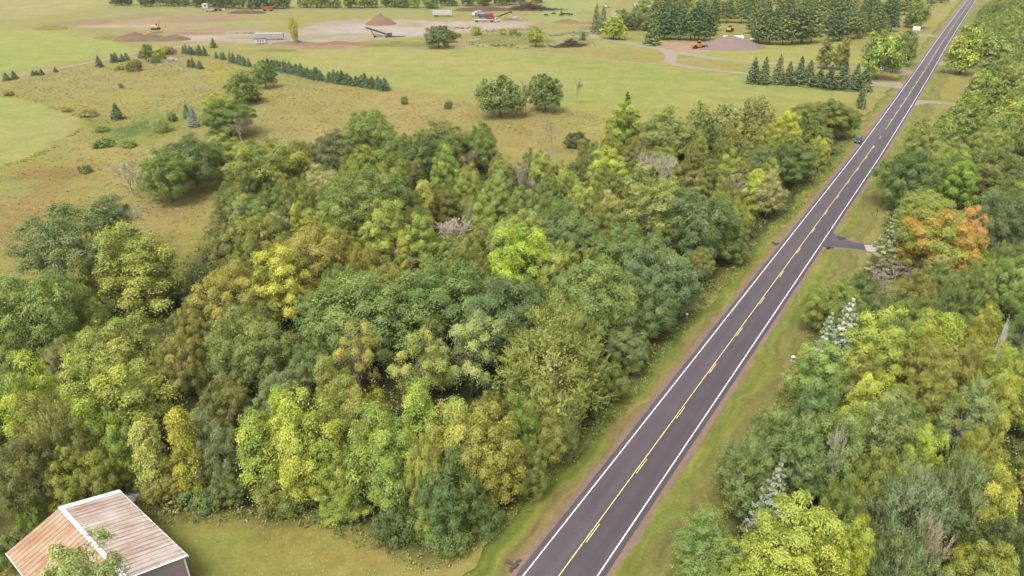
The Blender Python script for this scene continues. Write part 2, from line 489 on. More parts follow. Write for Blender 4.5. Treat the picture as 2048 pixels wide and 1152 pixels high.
# Chaikin smoothing keeps the long bend gentle
for _ in range(3):
    q = [_pts[0]]
    for a_, b_ in zip(_pts, _pts[1:]):
        q += [a_ * .75 + b_ * .25, a_ * .25 + b_ * .75]
    _pts = q + [_pts[-1]]
ROAD = np.array([(p.x, p.y) for p in _pts])
_seg = np.linalg.norm(np.diff(ROAD, axis=0), axis=1)
_keep = np.r_[True, _seg > 1e-6]
ROAD = ROAD[_keep]
ROAD_S = np.r_[0, np.cumsum(np.linalg.norm(np.diff(ROAD, axis=0), axis=1))]

def road_at(s):
    x = np.interp(s, ROAD_S, ROAD[:, 0]); y = np.interp(s, ROAD_S, ROAD[:, 1])
    e = 2.0
    dx = np.interp(s + e, ROAD_S, ROAD[:, 0]) - np.interp(s - e, ROAD_S, ROAD[:, 0])
    dy = np.interp(s + e, ROAD_S, ROAD[:, 1]) - np.interp(s - e, ROAD_S, ROAD[:, 1])
    l = np.hypot(dx, dy)
    return x, y, dx / l, dy / l

def road_s(p):
    """distance along the road and offset to its right of a ground point"""
    s = np.arange(0, ROAD_S[-1], .5)
    x, y, dx, dy = road_at(s)
    i = np.argmin((x - p[0]) ** 2 + (y - p[1]) ** 2)
    return s[i], (p[0] - x[i]) * dy[i] - (p[1] - y[i]) * dx[i]

S0, S1 = road_s(at(1120, 1152))[0] - 70, ROAD_S[-1] - 5
def road_strip(name, o0, o1, z, m, s0=None, s1=None, parent=None, step=2.0, wob=(0, 0), seed=0, nacross=1):
    s = np.arange(s0 if s0 is not None else S0, (s1 if s1 is not None else S1) + .01, step)
    if s1 is not None and s[-1] < s1 - .05: s = np.r_[s, s1]
    x, y, dx, dy = road_at(s)
    rs = np.random.RandomState(seed)
    w0 = o0 + wob[0] * (vnoise(s, s * 0, 5, seed) + .6 * vnoise(s, s * 0, 1.7, seed + 1))
    w1 = o1 + wob[1] * (vnoise(s, s * 0 + 9, 5, seed + 2) + .6 * vnoise(s, s * 0 + 9, 1.7, seed + 3))
    co = []
    for k in range(nacross + 1):
        w = w0 + (w1 - w0) * k / nacross
        co.append(np.stack([x + dy * w, y - dx * w, np.full_like(x, z)], 1))
    n = len(s); co = np.concatenate(co)
    f = []
    for k in range(nacross):
        i = np.arange(n - 1)
        f.append(np.stack([k * n + i, (k + 1) * n + i, (k + 1) * n + i + 1, k * n + i + 1], 1))
    u = np.repeat(np.arange(nacross + 1) / nacross, n)
    me = np_mesh(name, co, np.concatenate(f), m, {'across': np.stack([u, np.tile(s, nacross + 1) * .01, u * 0, u * 0 + 1], 1)})
    return link(name, me, parent)

def asphalt_material():
    m = bpy.data.materials.new('worn_asphalt'); m.use_nodes = True
    t = m.node_tree; b = t.nodes['Principled BSDF']
    b.inputs['Roughness'].default_value = .8; b.inputs['Specular IOR Level'].default_value = .35
    geo = nd(t, 'ShaderNodeNewGeometry')
    ac = nd(t, 'ShaderNodeAttribute', attribute_name='across')
    sp = nd(t, 'ShaderNodeSeparateColor'); t.links.new(ac.outputs['Color'], sp.inputs[0])
    u = sp.outputs[0]
    def noise(s, det, vec=None, rough=.6):
        n = nd(t, 'ShaderNodeTexNoise'); n.inputs['Scale'].default_value = s; n.inputs['Detail'].default_value = det; n.inputs['Roughness'].default_value = rough
        t.links.new(vec or geo.outputs['Position'], n.inputs['Vector']); return n.outputs['Fac']
    mp = nd(t, 'ShaderNodeMapping'); mp.inputs['Scale'].default_value = (26, 5, 1)
    t.links.new(ac.outputs['Color'], mp.inputs[0])
    streak = noise(1.0, 5, mp.outputs[0])
    big, fine = noise(.16, 4), noise(7.0, 8, rough=.8)
    # polished wheel tracks across both lanes
    tr = mathn(t, 'COSINE', mathn(t, 'MULTIPLY', u, 2 * math.pi * 4))
    base = alb((101, 91, 97)) + (1,)
    def mul(c, f, lo, hi):
        v = mathn(t, 'MULTIPLY_ADD', f, hi - lo, lo)
        cc = nd(t, 'ShaderNodeCombineColor')
        for i in range(3): t.links.new(v, cc.inputs[i])
        return mixc(t, 1.0, c, cc.outputs[0], 'MULTIPLY')
    base = mul(base, big, .74, 1.26)
    base = mul(base, streak, .72, 1.28)
    base = mul(base, fine, .78, 1.22)
    base = mul(base, mathn(t, 'MULTIPLY_ADD', tr, -.5, .5), .95, 1.06)
    vo = nd(t, 'ShaderNodeTexVoronoi', feature='DISTANCE_TO_EDGE'); vo.inputs['Scale'].default_value = .11
    wp = nd(t, 'ShaderNodeVectorMath', operation='ADD')
    nz = nd(t, 'ShaderNodeTexNoise'); nz.inputs['Scale'].default_value = .5; nz.inputs['Detail'].default_value = 4
    t.links.new(geo.outputs['Position'], nz.inputs['Vector'])
    sc = nd(t, 'ShaderNodeVectorMath', operation='SCALE'); sc.inputs['Scale'].default_value = 5
    t.links.new(nz.outputs['Color'], sc.inputs[0]); t.links.new(geo.outputs['Position'], wp.inputs[0]); t.links.new(sc.outputs[0], wp.inputs[1])
    t.links.new(wp.outputs[0], vo.inputs['Vector'])
    crack = mathn(t, 'MULTIPLY', vo.outputs['Distance'], 160, clamp=True)
    base = mul(base, crack, .72, 1.0)
    lane = mathn(t, 'MULTIPLY_ADD', mathn(t, 'SUBTRACT', u, .5), 30, .5, clamp=True)
    base = mul(base, lane, 1.09, .9)
    scuff = mathn(t, 'MULTIPLY', mathn(t, 'SUBTRACT', noise(.45, 7, rough=.75), .62), 5, clamp=True)
    base = mul(base, scuff, 1.0, 1.28)
    t.links.new(base, b.inputs['Base Color'])
    return m

M_ROAD = asphalt_material()
M_SHOULDER = earth_material('pink_gravel', attr=False, rgb=(166, 140, 124), var=.14, bump=.3, scale=2)
M_VERGE = earth_material('mown_verge', attr=False, rgb=(166, 162, 84), var=.17, bump=.5, scale=.9, stripe=(22, 9, 1), bands=[(0.0, '6f7a3c'), (.05, '8a9440'), (.11, '949a48'), (.155, 'a6925e'), (.5, 'a08f60'), (.71, '9a9a4c'), (.76, '8f9a48'), (.84, '969050'), (.93, '9a9258'), (1.0, '8f8c4a')])
M_PAINT = mat('white_road_paint', (245, 240, 240), .6, .08, 4, raw=(.50, .49, .50))
M_YELLOW = mat('yellow_road_paint', (235, 205, 80), .6, .12, 3, raw=(.46, .40, .15))

LW = 3.215                      # half the distance between the white edge lines
verge = road_strip('verge', -8.2, 10.6, .008, M_VERGE, step=1.2, wob=(1.0, 1.2), seed=5, nacross=12)
props(verge, 'mown grass verge on both sides of the road', kind='structure')
shoulder = road_strip('shoulder', -LW - 1.45, LW + 1.4, .016, M_SHOULDER, step=.6, wob=(.22, .22), seed=15, nacross=4)
props(shoulder, 'pinkish gravel shoulder edging the asphalt road', kind='structure')
road = road_strip('road', -LW - .68, LW + .68, .05, M_ROAD, step=1.0, wob=(.035, .035), seed=25, nacross=8)
props(road, 'straight grey two-lane asphalt country road', kind='structure')
road_strip('edge_line', -LW - .06, -LW + .06, .056, M_PAINT, parent=road, wob=(.008, .008), seed=31)
road_strip('edge_line', LW - .06, LW + .06, .056, M_PAINT, parent=road, wob=(.008, .008), seed=33)
DASH_PX = [(1182.2, 1069.5), (1281.5, 930.6), (1360.4, 821.4), (1423.4, 733.3), (1477.3, 660.4), (1521.4, 599.7), (1560.9, 547.7), (1594, 502), (1624, 462.5), (1650, 426.8), (1672.7, 395.3), (1693.4, 367), (1712.3, 339), (1730.5, 315.6), (1746, 293.4), (1760.2, 273)]
_ds = [road_s(at(*p))[0] for p in DASH_PX]
_st, _s00 = np.polyfit(np.arange(len(_ds)), _ds, 1)
S_GAP0, S_GAP1 = road_s(at(1747, 291))[0], road_s(at(1771, 256))[0]
road_strip('centre_line', -.165, -.08, .056, M_YELLOW, S0, S_GAP0, parent=road, wob=(.004, .004), seed=41)
road_strip('centre_line', .08, .165, .056, M_YELLOW, S_GAP1, S1, parent=road, wob=(.004, .004), seed=43)
for k in range(-1, 48):
    s_ = _s00 + _st * k
    o_ = .125 if s_ < S_GAP1 else -.125
    road_strip('centre_dash', o_ - .042, o_ + .042, .056, M_YELLOW, s_ - 1.55, s_ + 1.55, parent=road, step=1.55)

# ------------------------------------------------------------------ driveways and tracks
def track(name, pts, widths, z, m, label, wob=.25, seed=0):
    P = [at(x, y) for x, y in pts]
    for _ in range(2):
        q = [P[0]]
        for a_, b_ in zip(P, P[1:]): q += [a_ * .75 + b_ * .25, a_ * .25 + b_ * .75]
        P = q + [P[-1]]
    P = np.array([p[:2] for p in P]); L = np.r_[0, np.cumsum(np.linalg.norm(np.diff(P, axis=0), axis=1))]
    s = np.arange(0, L[-1], .9); x, y = np.interp(s, L, P[:, 0]), np.interp(s, L, P[:, 1])
    dx, dy = np.gradient(x), np.gradient(y); l = np.hypot(dx, dy); dx, dy = dx / l, dy / l
    w = np.interp(s / L[-1], np.linspace(0, 1, len(widths)), widths) / 2
    wl = w + wob * vnoise(s, s * 0, 3, seed) + wob * .5 * vnoise(s, s * 0, 1, seed + 1)
    wr = w + wob * vnoise(s, s * 0 + 5, 3, seed + 2) + wob * .5 * vnoise(s, s * 0, 1.1, seed + 3)
    co = np.concatenate([np.stack([x - dy * wl, y + dx * wl, x * 0 + z], 1), np.stack([x + dy * wr, y - dx * wr, x * 0 + z], 1)])
    i = np.arange(len(s) - 1); n = len(s)
    u = np.r_[s * 0, s * 0 + 1]
    o = link(name, np_mesh(name, co, np.stack([i, n + i, n + i + 1, i + 1], 1), m, {'across': np.stack([u, np.tile(s, 2) * .01, u * 0, u * 0 + 1], 1)}))
    return props(o, label, kind='structure')

M_DRIVE = earth_material('pale_gravel', attr=False, rgb=(186, 170, 152), var=.12, bump=.3, scale=1.5)
M_DRIVE2 = earth_material('grassy_track', attr=False, rgb=(178, 164, 126), var=.16, bump=.3, scale=1.5)
M_CONC = mat('concrete', (214, 202, 192), .8, .08, 2)
track('driveway_edge', [(1640, 477), (1672, 484), (1708, 491), (1742, 497)], (16, 8.6, 5.4, 4.6), .022, M_SHOULDER, 'gravel fringe along the short asphalt driveway', .4, 2)
# asphalt apron on the right, then a concrete slab, then gravel
track('driveway', [(1640, 476), (1672, 484), (1708, 491), (1738, 496)], (12, 6.6, 3.8, 3.4), .036, M_ROAD, 'short asphalt driveway branching off the right side of the road', .05, 3)
track('driveway', [(1776, 503), (1830, 514), (1900, 522), (1990, 536)], (3.4, 3.2, 3.2, 3.2), .027, M_SHOULDER, 'gravel driveway running under the trees past the concrete slab', .2, 8)
_sl = MB()
_sl.box(at(1748, 498) + Vector((0, 0, .03)), (3.3, 3.3, .08), rz=-.25)
props(_sl.build('driveway_slab', M_CONC), 'pale concrete slab across the end of the asphalt driveway', kind='structure')
track('driveway', [(1812, 205), (1850, 203), (1880, 206), (1912, 209), (1990, 214)], (10, 5, 4, 4, 4), .03, M_DRIVE, 'pinkish gravel driveway entering the right-hand trees', .3, 11)
track('driveway', [(1850, 127), (1890, 126), (1925, 128), (1985, 134), (2100, 140)], (12, 5, 4, 4, 4), .031, M_DRIVE, 'gravel driveway passing under the lone roadside tree', .3, 13)
track('driveway', [(1826, 148), (1790, 140), (1720, 136), (1640, 132), (1540, 127), (1440, 118), (1380, 110), (1345, 104)], (14, 6, 4, 4, 4, 4, 6, 8), .028, M_DRIVE, 'gravel driveway from the road to the loader yard', .3, 17)
track('driveway', [(1806, 171), (1760, 168), (1690, 164), (1600, 158), (1480, 146), (1400, 137), (1350, 130), (1336, 122), (1345, 110), (1330, 100), (1290, 92), (1240, 84), (1190, 76), (1180, 70), (1200, 62), (1225, 45), (1230, 20)], (14, 6, 4, 4, 4, 5, 7, 7, 6, 5, 4, 4, 4.5, 5, 4, 4, 4), .032, M_DRIVE, 'gravel lane curving from the road up to the far farmyard', .3, 19)
track('track', [(1336, 128), (1250, 124), (1160, 116), (1060, 101), (960, 95), (820, 95), (650, 98), (560, 103)], (5, 3.4, 3, 2.6, 2.4, 2.2, 2, 1.6), .020, M_DRIVE2, 'faint dirt track along the top edge of the hayfield', .4, 23)
track('track', [(-60, 164), (30, 152), (100, 140), (170, 127), (240, 113), (290, 102), (350, 94), (440, 84)], (3.2, 3, 3, 3, 3, 4, 5, 6), .021, M_DRIVE, 'pale farm track between the left hayfields and the spruces', .3, 27)
track('driveway', [(1868, 71), (1845, 71), (1815, 66), (1770, 58)], (12, 6, 5, 4), .033, M_DRIVE, 'far driveway by the white banner sign', .3, 29)
track('track', [(1897, 30), (1860, 30), (1800, 20)], (10, 6, 5), .034, M_DRIVE2, 'farthest farm entrance on the left of the road', .3, 37)
track('track', [(1960, 1330), (1985, 1190), (2030, 1142), (2120, 1120)], (4, 4, 4, 4), .024, M_SHOULDER, 'corner of a gravel lane under the trees in the near right corner', .2, 39)

# ------------------------------------------------------------------ tree builders
RS = np.random.RandomState

def leaf_quads(c, nrm, size, aspect, rs):
    n = len(c)
    r = rs.normal(size=(n, 3))
    t = r - (r * nrm).sum(1, keepdims=True) * nrm
    t /= np.linalg.norm(t, axis=1, keepdims=True) + 1e-9
    b = np.cross(nrm, t)
    s = np.asarray(size).reshape(-1, 1) * np.ones((n, 1))
    a = np.asarray(aspect).reshape(-1, 1) * s
    dn = nrm * s * .28
    v = np.stack([c - t * s - dn, c + b * a, c + t * s - dn, c - b * a], 1).reshape(-1, 3)
    f = np.arange(4 * n).reshape(n, 4)
    return v, f

def unit(v):
    return v / (np.linalg.norm(v, axis=-1, keepdims=True) + 1e-9)

def sphere_dirs(n, rs, zmin=-.5):
    out = []
    while len(out) < n:
        d = unit(rs.normal(size=3))
        if d[2] > zmin: out.append(d)
    return np.array(out)

def spread(cand, n, rs):
    """pick n of the candidates that keep apart (farthest point sampling with some luck)"""
    pick = [rs.randint(len(cand))]
    d = np.linalg.norm(cand - cand[pick[0]], axis=1)
    for _ in range(n - 1):
        i = np.argmax(d * (.75 + .25 * rs.rand(len(cand))))
        pick.append(i)
        d = np.minimum(d, np.linalg.norm(cand - cand[i], axis=1))
    return cand[pick]

PROTO = {}
def finish(kind, V, F, T, trunk, mat_leaf):
    V = np.concatenate(V); F = np.concatenate(F); T = np.concatenate(T)
    z = V[:, 2]; lo, hi = np.percentile(z, 1), np.percentile(z, 99.7)
    r = np.percentile(np.hypot(V[:, 0], V[:, 1]), 98.5)
    me = np_mesh(kind + '_crown', V, F, mat_leaf, {'tint': T})
    tm = trunk.mesh(kind + '_trunk', M_BARK, smooth=True)
    PROTO.setdefault(kind, []).append((me, tm, 2 * r, hi))

def broad(kind, seed, W, H, zb, nl, lr, nsp, nlf, leaf, mode='oak', trunk_r=.22, gap=.0, spray=.36, asp=.55, limb=True, up=.45, squash=.75, core=True):
    rs = RS(seed)
    V, F, T = [], [], []
    ph = rs.rand(6) * 6.28
    def irr(d):
        az = np.arctan2(d[:, 1], d[:, 0])
        return 1 + .14 * np.sin(2 * az + ph[0]) + .10 * np.sin(3 * az + ph[1] + 2 * d[:, 2]) + .09 * np.sin(5 * az + ph[2]) + .10 * np.sin(4 * d[:, 2] + ph[3] + az)
    if mode in ('oak', 'feather', 'airy'):
        cz, rz = zb + (H - zb) * .48, (H - zb) * .52
        d = sphere_dirs(900, rs, -.75)
        k = irr(d) * (.66 + .32 * rs.rand(len(d)))
        cand = np.stack([d[:, 0] * W / 2 * k, d[:, 1] * W / 2 * k, cz + d[:, 2] * rz * k], 1)
        L = spread(cand, nl, rs)
        ax = unit(L - np.array([0, 0, cz - rz * .3]))
    elif mode == 'plume':
        # several upright heads of different height, each an egg of lobes
        nh = rs.randint(5, 8)
        heads = []
        for i in range(nh):
            a = i * 2.4 + rs.rand(); q = W * .31 * math.sqrt((i + .3) / nh) * 1.25
            top = H * (1 - .28 * (q / (W * .4)) ** 1.3) * (1 - .08 * rs.rand())
            heads.append((math.cos(a) * q, math.sin(a) * q, top, W * (.17 + .06 * rs.rand())))
        Ls, As = [], []
        per = nl // nh + 1
        for hx, hy, top, hr in heads:
            d = sphere_dirs(160, rs, -.85)
            hz = (top - zb) * .5
            k = .72 + .38 * rs.rand(len(d))
            c_ = np.stack([hx + d[:, 0] * hr * k, hy + d[:, 1] * hr * k, zb + hz + d[:, 2] * hz * k], 1)
            # egg: narrow top
            tz = np.clip((c_[:, 2] - zb) / (top - zb), 0, 1)
            sh = 1.1 - .75 * tz ** 2.2
            c_[:, 0] = hx + (c_[:, 0] - hx) * sh; c_[:, 1] = hy + (c_[:, 1] - hy) * sh
            s_ = spread(c_, per, rs)
            Ls.append(s_); As.append(unit(np.stack([s_[:, 0] - hx * .5, s_[:, 1] - hy * .5, .35 + np.zeros(per) + (s_[:, 2] - zb) / (top - zb)], 1)))
        L, ax = np.concatenate(Ls), np.concatenate(As)
    elif mode == 'column':
        z = zb + (H - zb) * np.linspace(0, 1, nl) ** .85
        prof = np.interp((z - zb) / (H - zb), [0, .2, .55, .85, 1], [.55, .95, .9, .5, .08])
        a = np.arange(nl) * 2.4 + rs.rand(nl) * .7
        q = prof * W / 2 * (.5 + .38 * rs.rand(nl))
        L = np.stack([np.cos(a) * q, np.sin(a) * q, z], 1)
        ax = unit(np.stack([np.cos(a), np.sin(a), .8 + a * 0], 1))
    if gap:
        L = L[rs.rand(len(L)) > gap]; ax = unit(L - np.array([0, 0, zb]))
    n = len(L)
    R = lr * (.55 + .9 * rs.rand(n))
    lob = rs.rand(n)
    # sprays on the outer, upper face of each lobe
    N = n * nsp
    li = np.repeat(np.arange(n), nsp)
    d = unit(rs.normal(size=(N, 3)) + ax[li] * .95)
    rad = R[li] * (.48 + .72 * rs.rand(N) ** 1.15)
    c = L[li] + d * rad[:, None] * np.array([1, 1, squash])
    M = N * nlf
    si = np.repeat(np.arange(N), nlf)
    if mode == 'feather':
        # long sprays that shoot out and up
        sd = unit(d * .8 + np.array([0, 0, .55]) + rs.normal(size=(N, 3)) * .25)
        tpos = rs.rand(M)
        off = sd[si] * (tpos * 1.7 - .5)[:, None] + rs.normal(size=(M, 3)) * (.16 * (1.15 - tpos))[:, None]
    elif mode == 'airy':
        sd = unit(d * .6 + np.array([0, 0, .9]) + rs.normal(size=(N, 3)) * .3)
        tpos = rs.rand(M)
        off = sd[si] * (tpos * 1.1 - .4)[:, None] + rs.normal(size=(M, 3)) * .15
    else:
        off = rs.normal(size=(M, 3)) * np.array([spray, spray, spray * .55])
        # droop at the rim of a spray gives each one a rounded back
        off[:, 2] -= .35 * (off[:, 0] ** 2 + off[:, 1] ** 2) / spray
    p = c[si] + off
    nr = unit(d[si] * .75 + np.array([0, 0, up]) + rs.normal(size=(M, 3)) * .32)
    v, f = leaf_quads(p, nr, leaf * (.65 + .7 * rs.rand(M)), asp, rs)
    z01 = np.clip((p[:, 2] - zb) / (H - zb), 0, 1)
    tt = np.stack([np.clip(lob[li][si] + .2 * (rs.rand(N)[si] - .5), 0, 1), .3 * rs.rand(M) + .7 * rs.rand(N)[si], z01, np.ones(M)], 1)
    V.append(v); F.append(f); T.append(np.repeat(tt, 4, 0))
    if core:
        # sparse inner leaves
        m = int(M * .05)
        li2 = rs.randint(n, size=m)
        p = L[li2] * np.array([.72, .72, 1]) + rs.normal(size=(m, 3)) * R[li2][:, None] * .6
        p[:, 2] = np.maximum(p[:, 2] - .5, zb * .7)
        v2, f2 = leaf_quads(p, unit(rs.normal(size=(m, 3)) + np.array([0, 0, .6])), leaf * 1.5 * np.ones(m), .6, rs)
        V.append(v2); F.append(f2 + len(v))
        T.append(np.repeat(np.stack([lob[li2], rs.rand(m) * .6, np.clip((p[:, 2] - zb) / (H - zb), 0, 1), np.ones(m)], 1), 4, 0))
    tk = MB()
    b = [Vector((rs.normal() * .03 * i, rs.normal() * .03 * i, z_)) for i, z_ in enumerate(np.linspace(0, zb + (H - zb) * .55, 5))]
    tk.tube(b, [trunk_r * 1.25, trunk_r, trunk_r * .85, trunk_r * .65, trunk_r * .3], 7)
    if limb:
        for i in range(0, n, 1 if n < 40 else 2):
            s_ = Vector(b[2 if rs.rand() < .5 else 3]).lerp(b[1 if rs.rand() < .3 else 2], rs.rand())
            e_ = Vector(L[i]); mid = s_.lerp(e_, .5) + Vector((rs.normal() * .25, rs.normal() * .25, -.3 + .6 * rs.rand()))
            tk.tube([s_, mid, e_], [trunk_r * .42, trunk_r * .26, trunk_r * .08], 4, False)
            if n < 40:
                for _q in range(3):
                    e2 = e_ + Vector(rs.normal(size=3)) * .9; tk.tube([mid.lerp(e_, .5), e2], [trunk_r * .16, trunk_r * .05], 3, False)
    finish(kind, V, F, T, tk, M_LEAF)

def conifer(kind, seed, W, H, tiers, per, nlf, leaf, droop=.25, power=.85, bare=.06, asp=.28, ragged=.12, trunk_r=.16):
    rs = RS(seed)
    P, Nn, S, TT = [], [], [], []
    for ti in range(tiers):
        f = ti / (tiers - 1)
        z = H * (bare + (1 - bare) * f ** .92)
        r = W / 2 * (1 - f) ** power + .12
        k = max(4, int(per * (1 - f * .55)))
        a0 = rs.rand() * 6.28
        for j in range(k):
            a = a0 + 6.283 * j / k + rs.normal() * .18
            rr = r * (1 - ragged + 2 * ragged * rs.rand()) * (1 if rs.rand() > .06 else .6)
            m = max(4, int(nlf * (.35 + .65 * rr / (W / 2))))
            t = np.sqrt(rs.rand(m)) * .96 + .04
            zz = z - droop * rr * t + .22 * rr * t ** 3 + rs.normal(size=m) * .05 * H / 10
            side = rs.normal(size=m) * .17 * rr * (1.05 - t * .6)
            ca, sa = math.cos(a), math.sin(a)
            P.append(np.stack([ca * rr * t - sa * side, sa * rr * t + ca * side, zz], 1))
            Nn.append(unit(np.stack([ca * .35 + rs.normal(size=m) * .3, sa * .35 + rs.normal(size=m) * .3, .75 + rs.normal(size=m) * .25], 1)))
            S.append(leaf * (.6 + .7 * rs.rand(m)))
            lb = rs.rand()
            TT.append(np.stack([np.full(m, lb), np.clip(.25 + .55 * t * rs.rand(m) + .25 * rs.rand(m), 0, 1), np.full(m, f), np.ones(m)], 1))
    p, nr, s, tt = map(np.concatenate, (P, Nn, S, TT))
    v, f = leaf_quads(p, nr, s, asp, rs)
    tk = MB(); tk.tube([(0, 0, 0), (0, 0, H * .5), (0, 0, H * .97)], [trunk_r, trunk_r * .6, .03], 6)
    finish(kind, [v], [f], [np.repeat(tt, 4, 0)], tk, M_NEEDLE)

def bare(kind, seed, H, W, levels=4, trunk_r=.17, twig=True):
    """leafless tree: the branches are one mesh, the fine outer twigs the other"""
    rs = RS(seed); tk, tw = MB(), MB()
    def grow(p, d, l, r, lev):
        e = p + d * l
        m = p.lerp(e, .5) + Vector(rs.normal(size=3)) * l * .07
        (tk if lev < levels - 1 else tw).tube([p, m, e], [max(r, .03), max(r * .8, .025), max(r * .55, .016)], 5 if lev < 2 else 3, False)
        if lev >= levels: return
        for _ in range(3 if lev else 6):
            nd_ = (d + Vector(rs.normal(size=3)) * (.55 if lev else .5) * (W / H + .35) + Vector((0, 0, .15))).normalized()
            grow(p.lerp(e, .45 + .55 * rs.rand()), nd_, l * (.5 + .25 * rs.rand()), r * .5, lev + 1)
    grow(Vector((0, 0, 0)), Vector((rs.normal() * .05, rs.normal() * .05, 1)).normalized(), H * .48, trunk_r, 0)
    for mb in (tk, tw):
        pass
    zs = [v[2] for v in tw.v] or [H]
    rr = np.percentile([math.hypot(v[0], v[1]) for v in tw.v], 93)
    PROTO.setdefault(kind, []).append((tw.mesh(kind + '_twigs', M_BARK), tk.mesh(kind + '_trunk', M_BARK, True), 2 * rr, np.percentile(zs, 99)))

for i in range(4): broad('oak', 10 + i, 11.5, 13, 2.6, 58 + 4 * i, 1.28, 30, 30, .108, 'oak', .30, spray=.30)
for i in range(4): broad('maple', 30 + i, 8.5, 14.5, 2.2, 66, .95, 24, 28, .104, 'plume', .22, spray=.28)
for i in range(2): broad('willow', 50 + i, 14, 14.5, 1.5, 70, 1.6, 34, 26, .112, 'feather', .35, asp=.38)
for i in range(2): broad('aspen', 60 + i, 7.0, 14.5, 2.5, 58, 1.05, 24, 26, .098, 'airy', .17, asp=.5)
for i in range(3): broad('sapling', 70 + i, 4.0, 10, 1.2, 34, .78, 24, 26, .10, 'column', .11, spray=.28)
for i in range(2): broad('sparse', 80 + i, 8.5, 12.5, 3.2, 32, 1.05, 26, 28, .104, 'oak', .24, gap=.25, core=False, spray=.3)
for i in range(2): broad('shrub', 90 + i, 6, 4.2, .2, 40, .72, 22, 26, .098, 'oak', .09, limb=False, spray=.28)
# lighter versions for the far half of the view
for i in range(4): broad('far_oak', 110 + i, 11.5, 13, 2.4, 46, 1.6, 17, 8, .32, 'oak', .32, spray=.5)
for i in range(3): broad('broad', 115 + i, 11, 13, 1.8, 48, 1.5, 16, 8, .32, 'oak' if i else 'plume', .3, spray=.5)
for i in range(3): broad('far_maple', 120 + i, 8.5, 14, 2.0, 50, 1.25, 15, 8, .31, 'plume', .25, spray=.5)
for i in range(2): broad('far_airy', 130 + i, 7.5, 14, 1.8, 46, 1.3, 13, 8, .26, 'airy', .2)
for i in range(3): broad('far_bush', 140 + i, 6, 4.6, .2, 26, .95, 12, 8, .27, 'oak', .1, spray=.4, limb=False)
for i in range(3): conifer('spruce', 150 + i, 6.0, 12, 19, 10, 85, .20, droop=.34, ragged=.28, power=.85)
for i in range(3): conifer('far_spruce', 160 + i, 4.4, 7, 15, 10, 15, .36, droop=.18, power=.75, asp=.35)
for i in range(3): conifer('pine', 170 + i, 8.0, 15, 20, 11, 24, .46, droop=.10, power=.55, bare=.16, asp=.36, ragged=.25, trunk_r=.24)
for i in range(3): bare('dead', 180 + i, 10, 5, 5, .17)
for i in range(2): bare('brush', 190 + i, 5, 5, 5, .08)

ROOT_NAME = dict(oak='oak_tree', maple='maple_tree', willow='willow_tree', aspen='aspen_tree', sapling='sapling', sparse='sparse_tree', shrub='shrub', far_oak='oak_tree', far_maple='maple_tree', far_airy='aspen_tree', far_bush='bush', broad='broadleaf_tree', spruce='spruce_tree', far_spruce='spruce_tree', pine='pine_tree', dead='dead_tree', brush='bare_bush')
CATS = dict(broadleaf_tree='tree', oak_tree='tree', maple_tree='tree', willow_tree='tree', aspen_tree='tree', sapling='sapling', sparse_tree='tree', shrub='shrub', bush='bush', spruce_tree='spruce', pine_tree='pine', dead_tree='dead tree', bare_bush='bush')
BARK = dict(aspen=(.30, .28, .25), dead=(.24, .20, .17), brush=(.20, .16, .13), oak=(.07, .055, .045), willow=(.1, .08, .06))
TREES = []                        # every tree as laid out: dict(x, y, r, h, label ...)
KL = .19                          # leaf base colour against the brightness a crown shows
_rt = random.Random(7)

def lalb(rgb):
    r, g, b = [max(lin1(c), 1e-3) for c in rgb]
    k = (r / g) ** .54 * .91               # light between the leaves deepens every hue, so the single leaf is milder
    m = KL * ((g * max(r, g)) ** .5 / .254) ** .76
    return m * k, m, m * (b / g) ** .85 * .74

def plant(kind, pos, w, h, col, label, group=None, accent=None, share=0, rz=None, mark=None, bark=None, desc=None):
    var = PROTO[kind]
    ip = _rt.randrange(len(var))
    me, tm, pw, ph = var[ip]
    nm = ROOT_NAME[kind]
    t = thing(nm, label, CATS[nm], (pos[0], pos[1], 0), _rt.random() * 6.283 if rz is None else rz, group)
    sx = w / pw; sz = h / ph
    t.scale = (sx, sx, sz)
    tr = link('trunk', tm, t)
    tr.color = (bark or BARK.get(kind, (.085, .07, .058))) + (1,)
    woody = kind in ('dead', 'brush')
    cr = link('twigs' if woody else 'crown', me, t)
    if woody:
        cr['kind'] = 'stuff'
        tr.color = cr.color = alb(col, .5) + (1,)
    else:
        if not kind.endswith(('spruce', 'pine')):   # one wood, one soil, one season: the kinds are not far apart
            q_ = .16 if label else .34
            mean = (126, 134, 60) if col[0] + col[1] < 330 else (142, 152, 70)
            col = tuple(a * (1 - q_) + b * q_ for a, b in zip(col, mean))
            if accent and accent[0] < 200: accent = tuple(a * .88 + b * .12 for a, b in zip(accent, (142, 150, 70)))
        j = 1 + _rt.uniform(-.08, .08)
        cr.color = tuple(x * j for x in lalb(col)) + (1,)
        if accent:
            cr['accent'] = list(lalb(accent)); cr['accent_share'] = float(share)
        else:                               # some lobes of every crown have turned a little
            c_ = [min(255, q) for q in (col[0] * 1.16 + 12, col[1] * 1.07 + 6, col[2] * .9)]
            cr['accent'] = list(lalb(c_)); cr['accent_share'] = _rt.uniform(.2, .5)
    TREES.append(dict(o=t, x=pos[0], y=pos[1], r=w / 2, h=h, kind=kind, label=label, mark=mark, desc=desc, group=group))
    return t

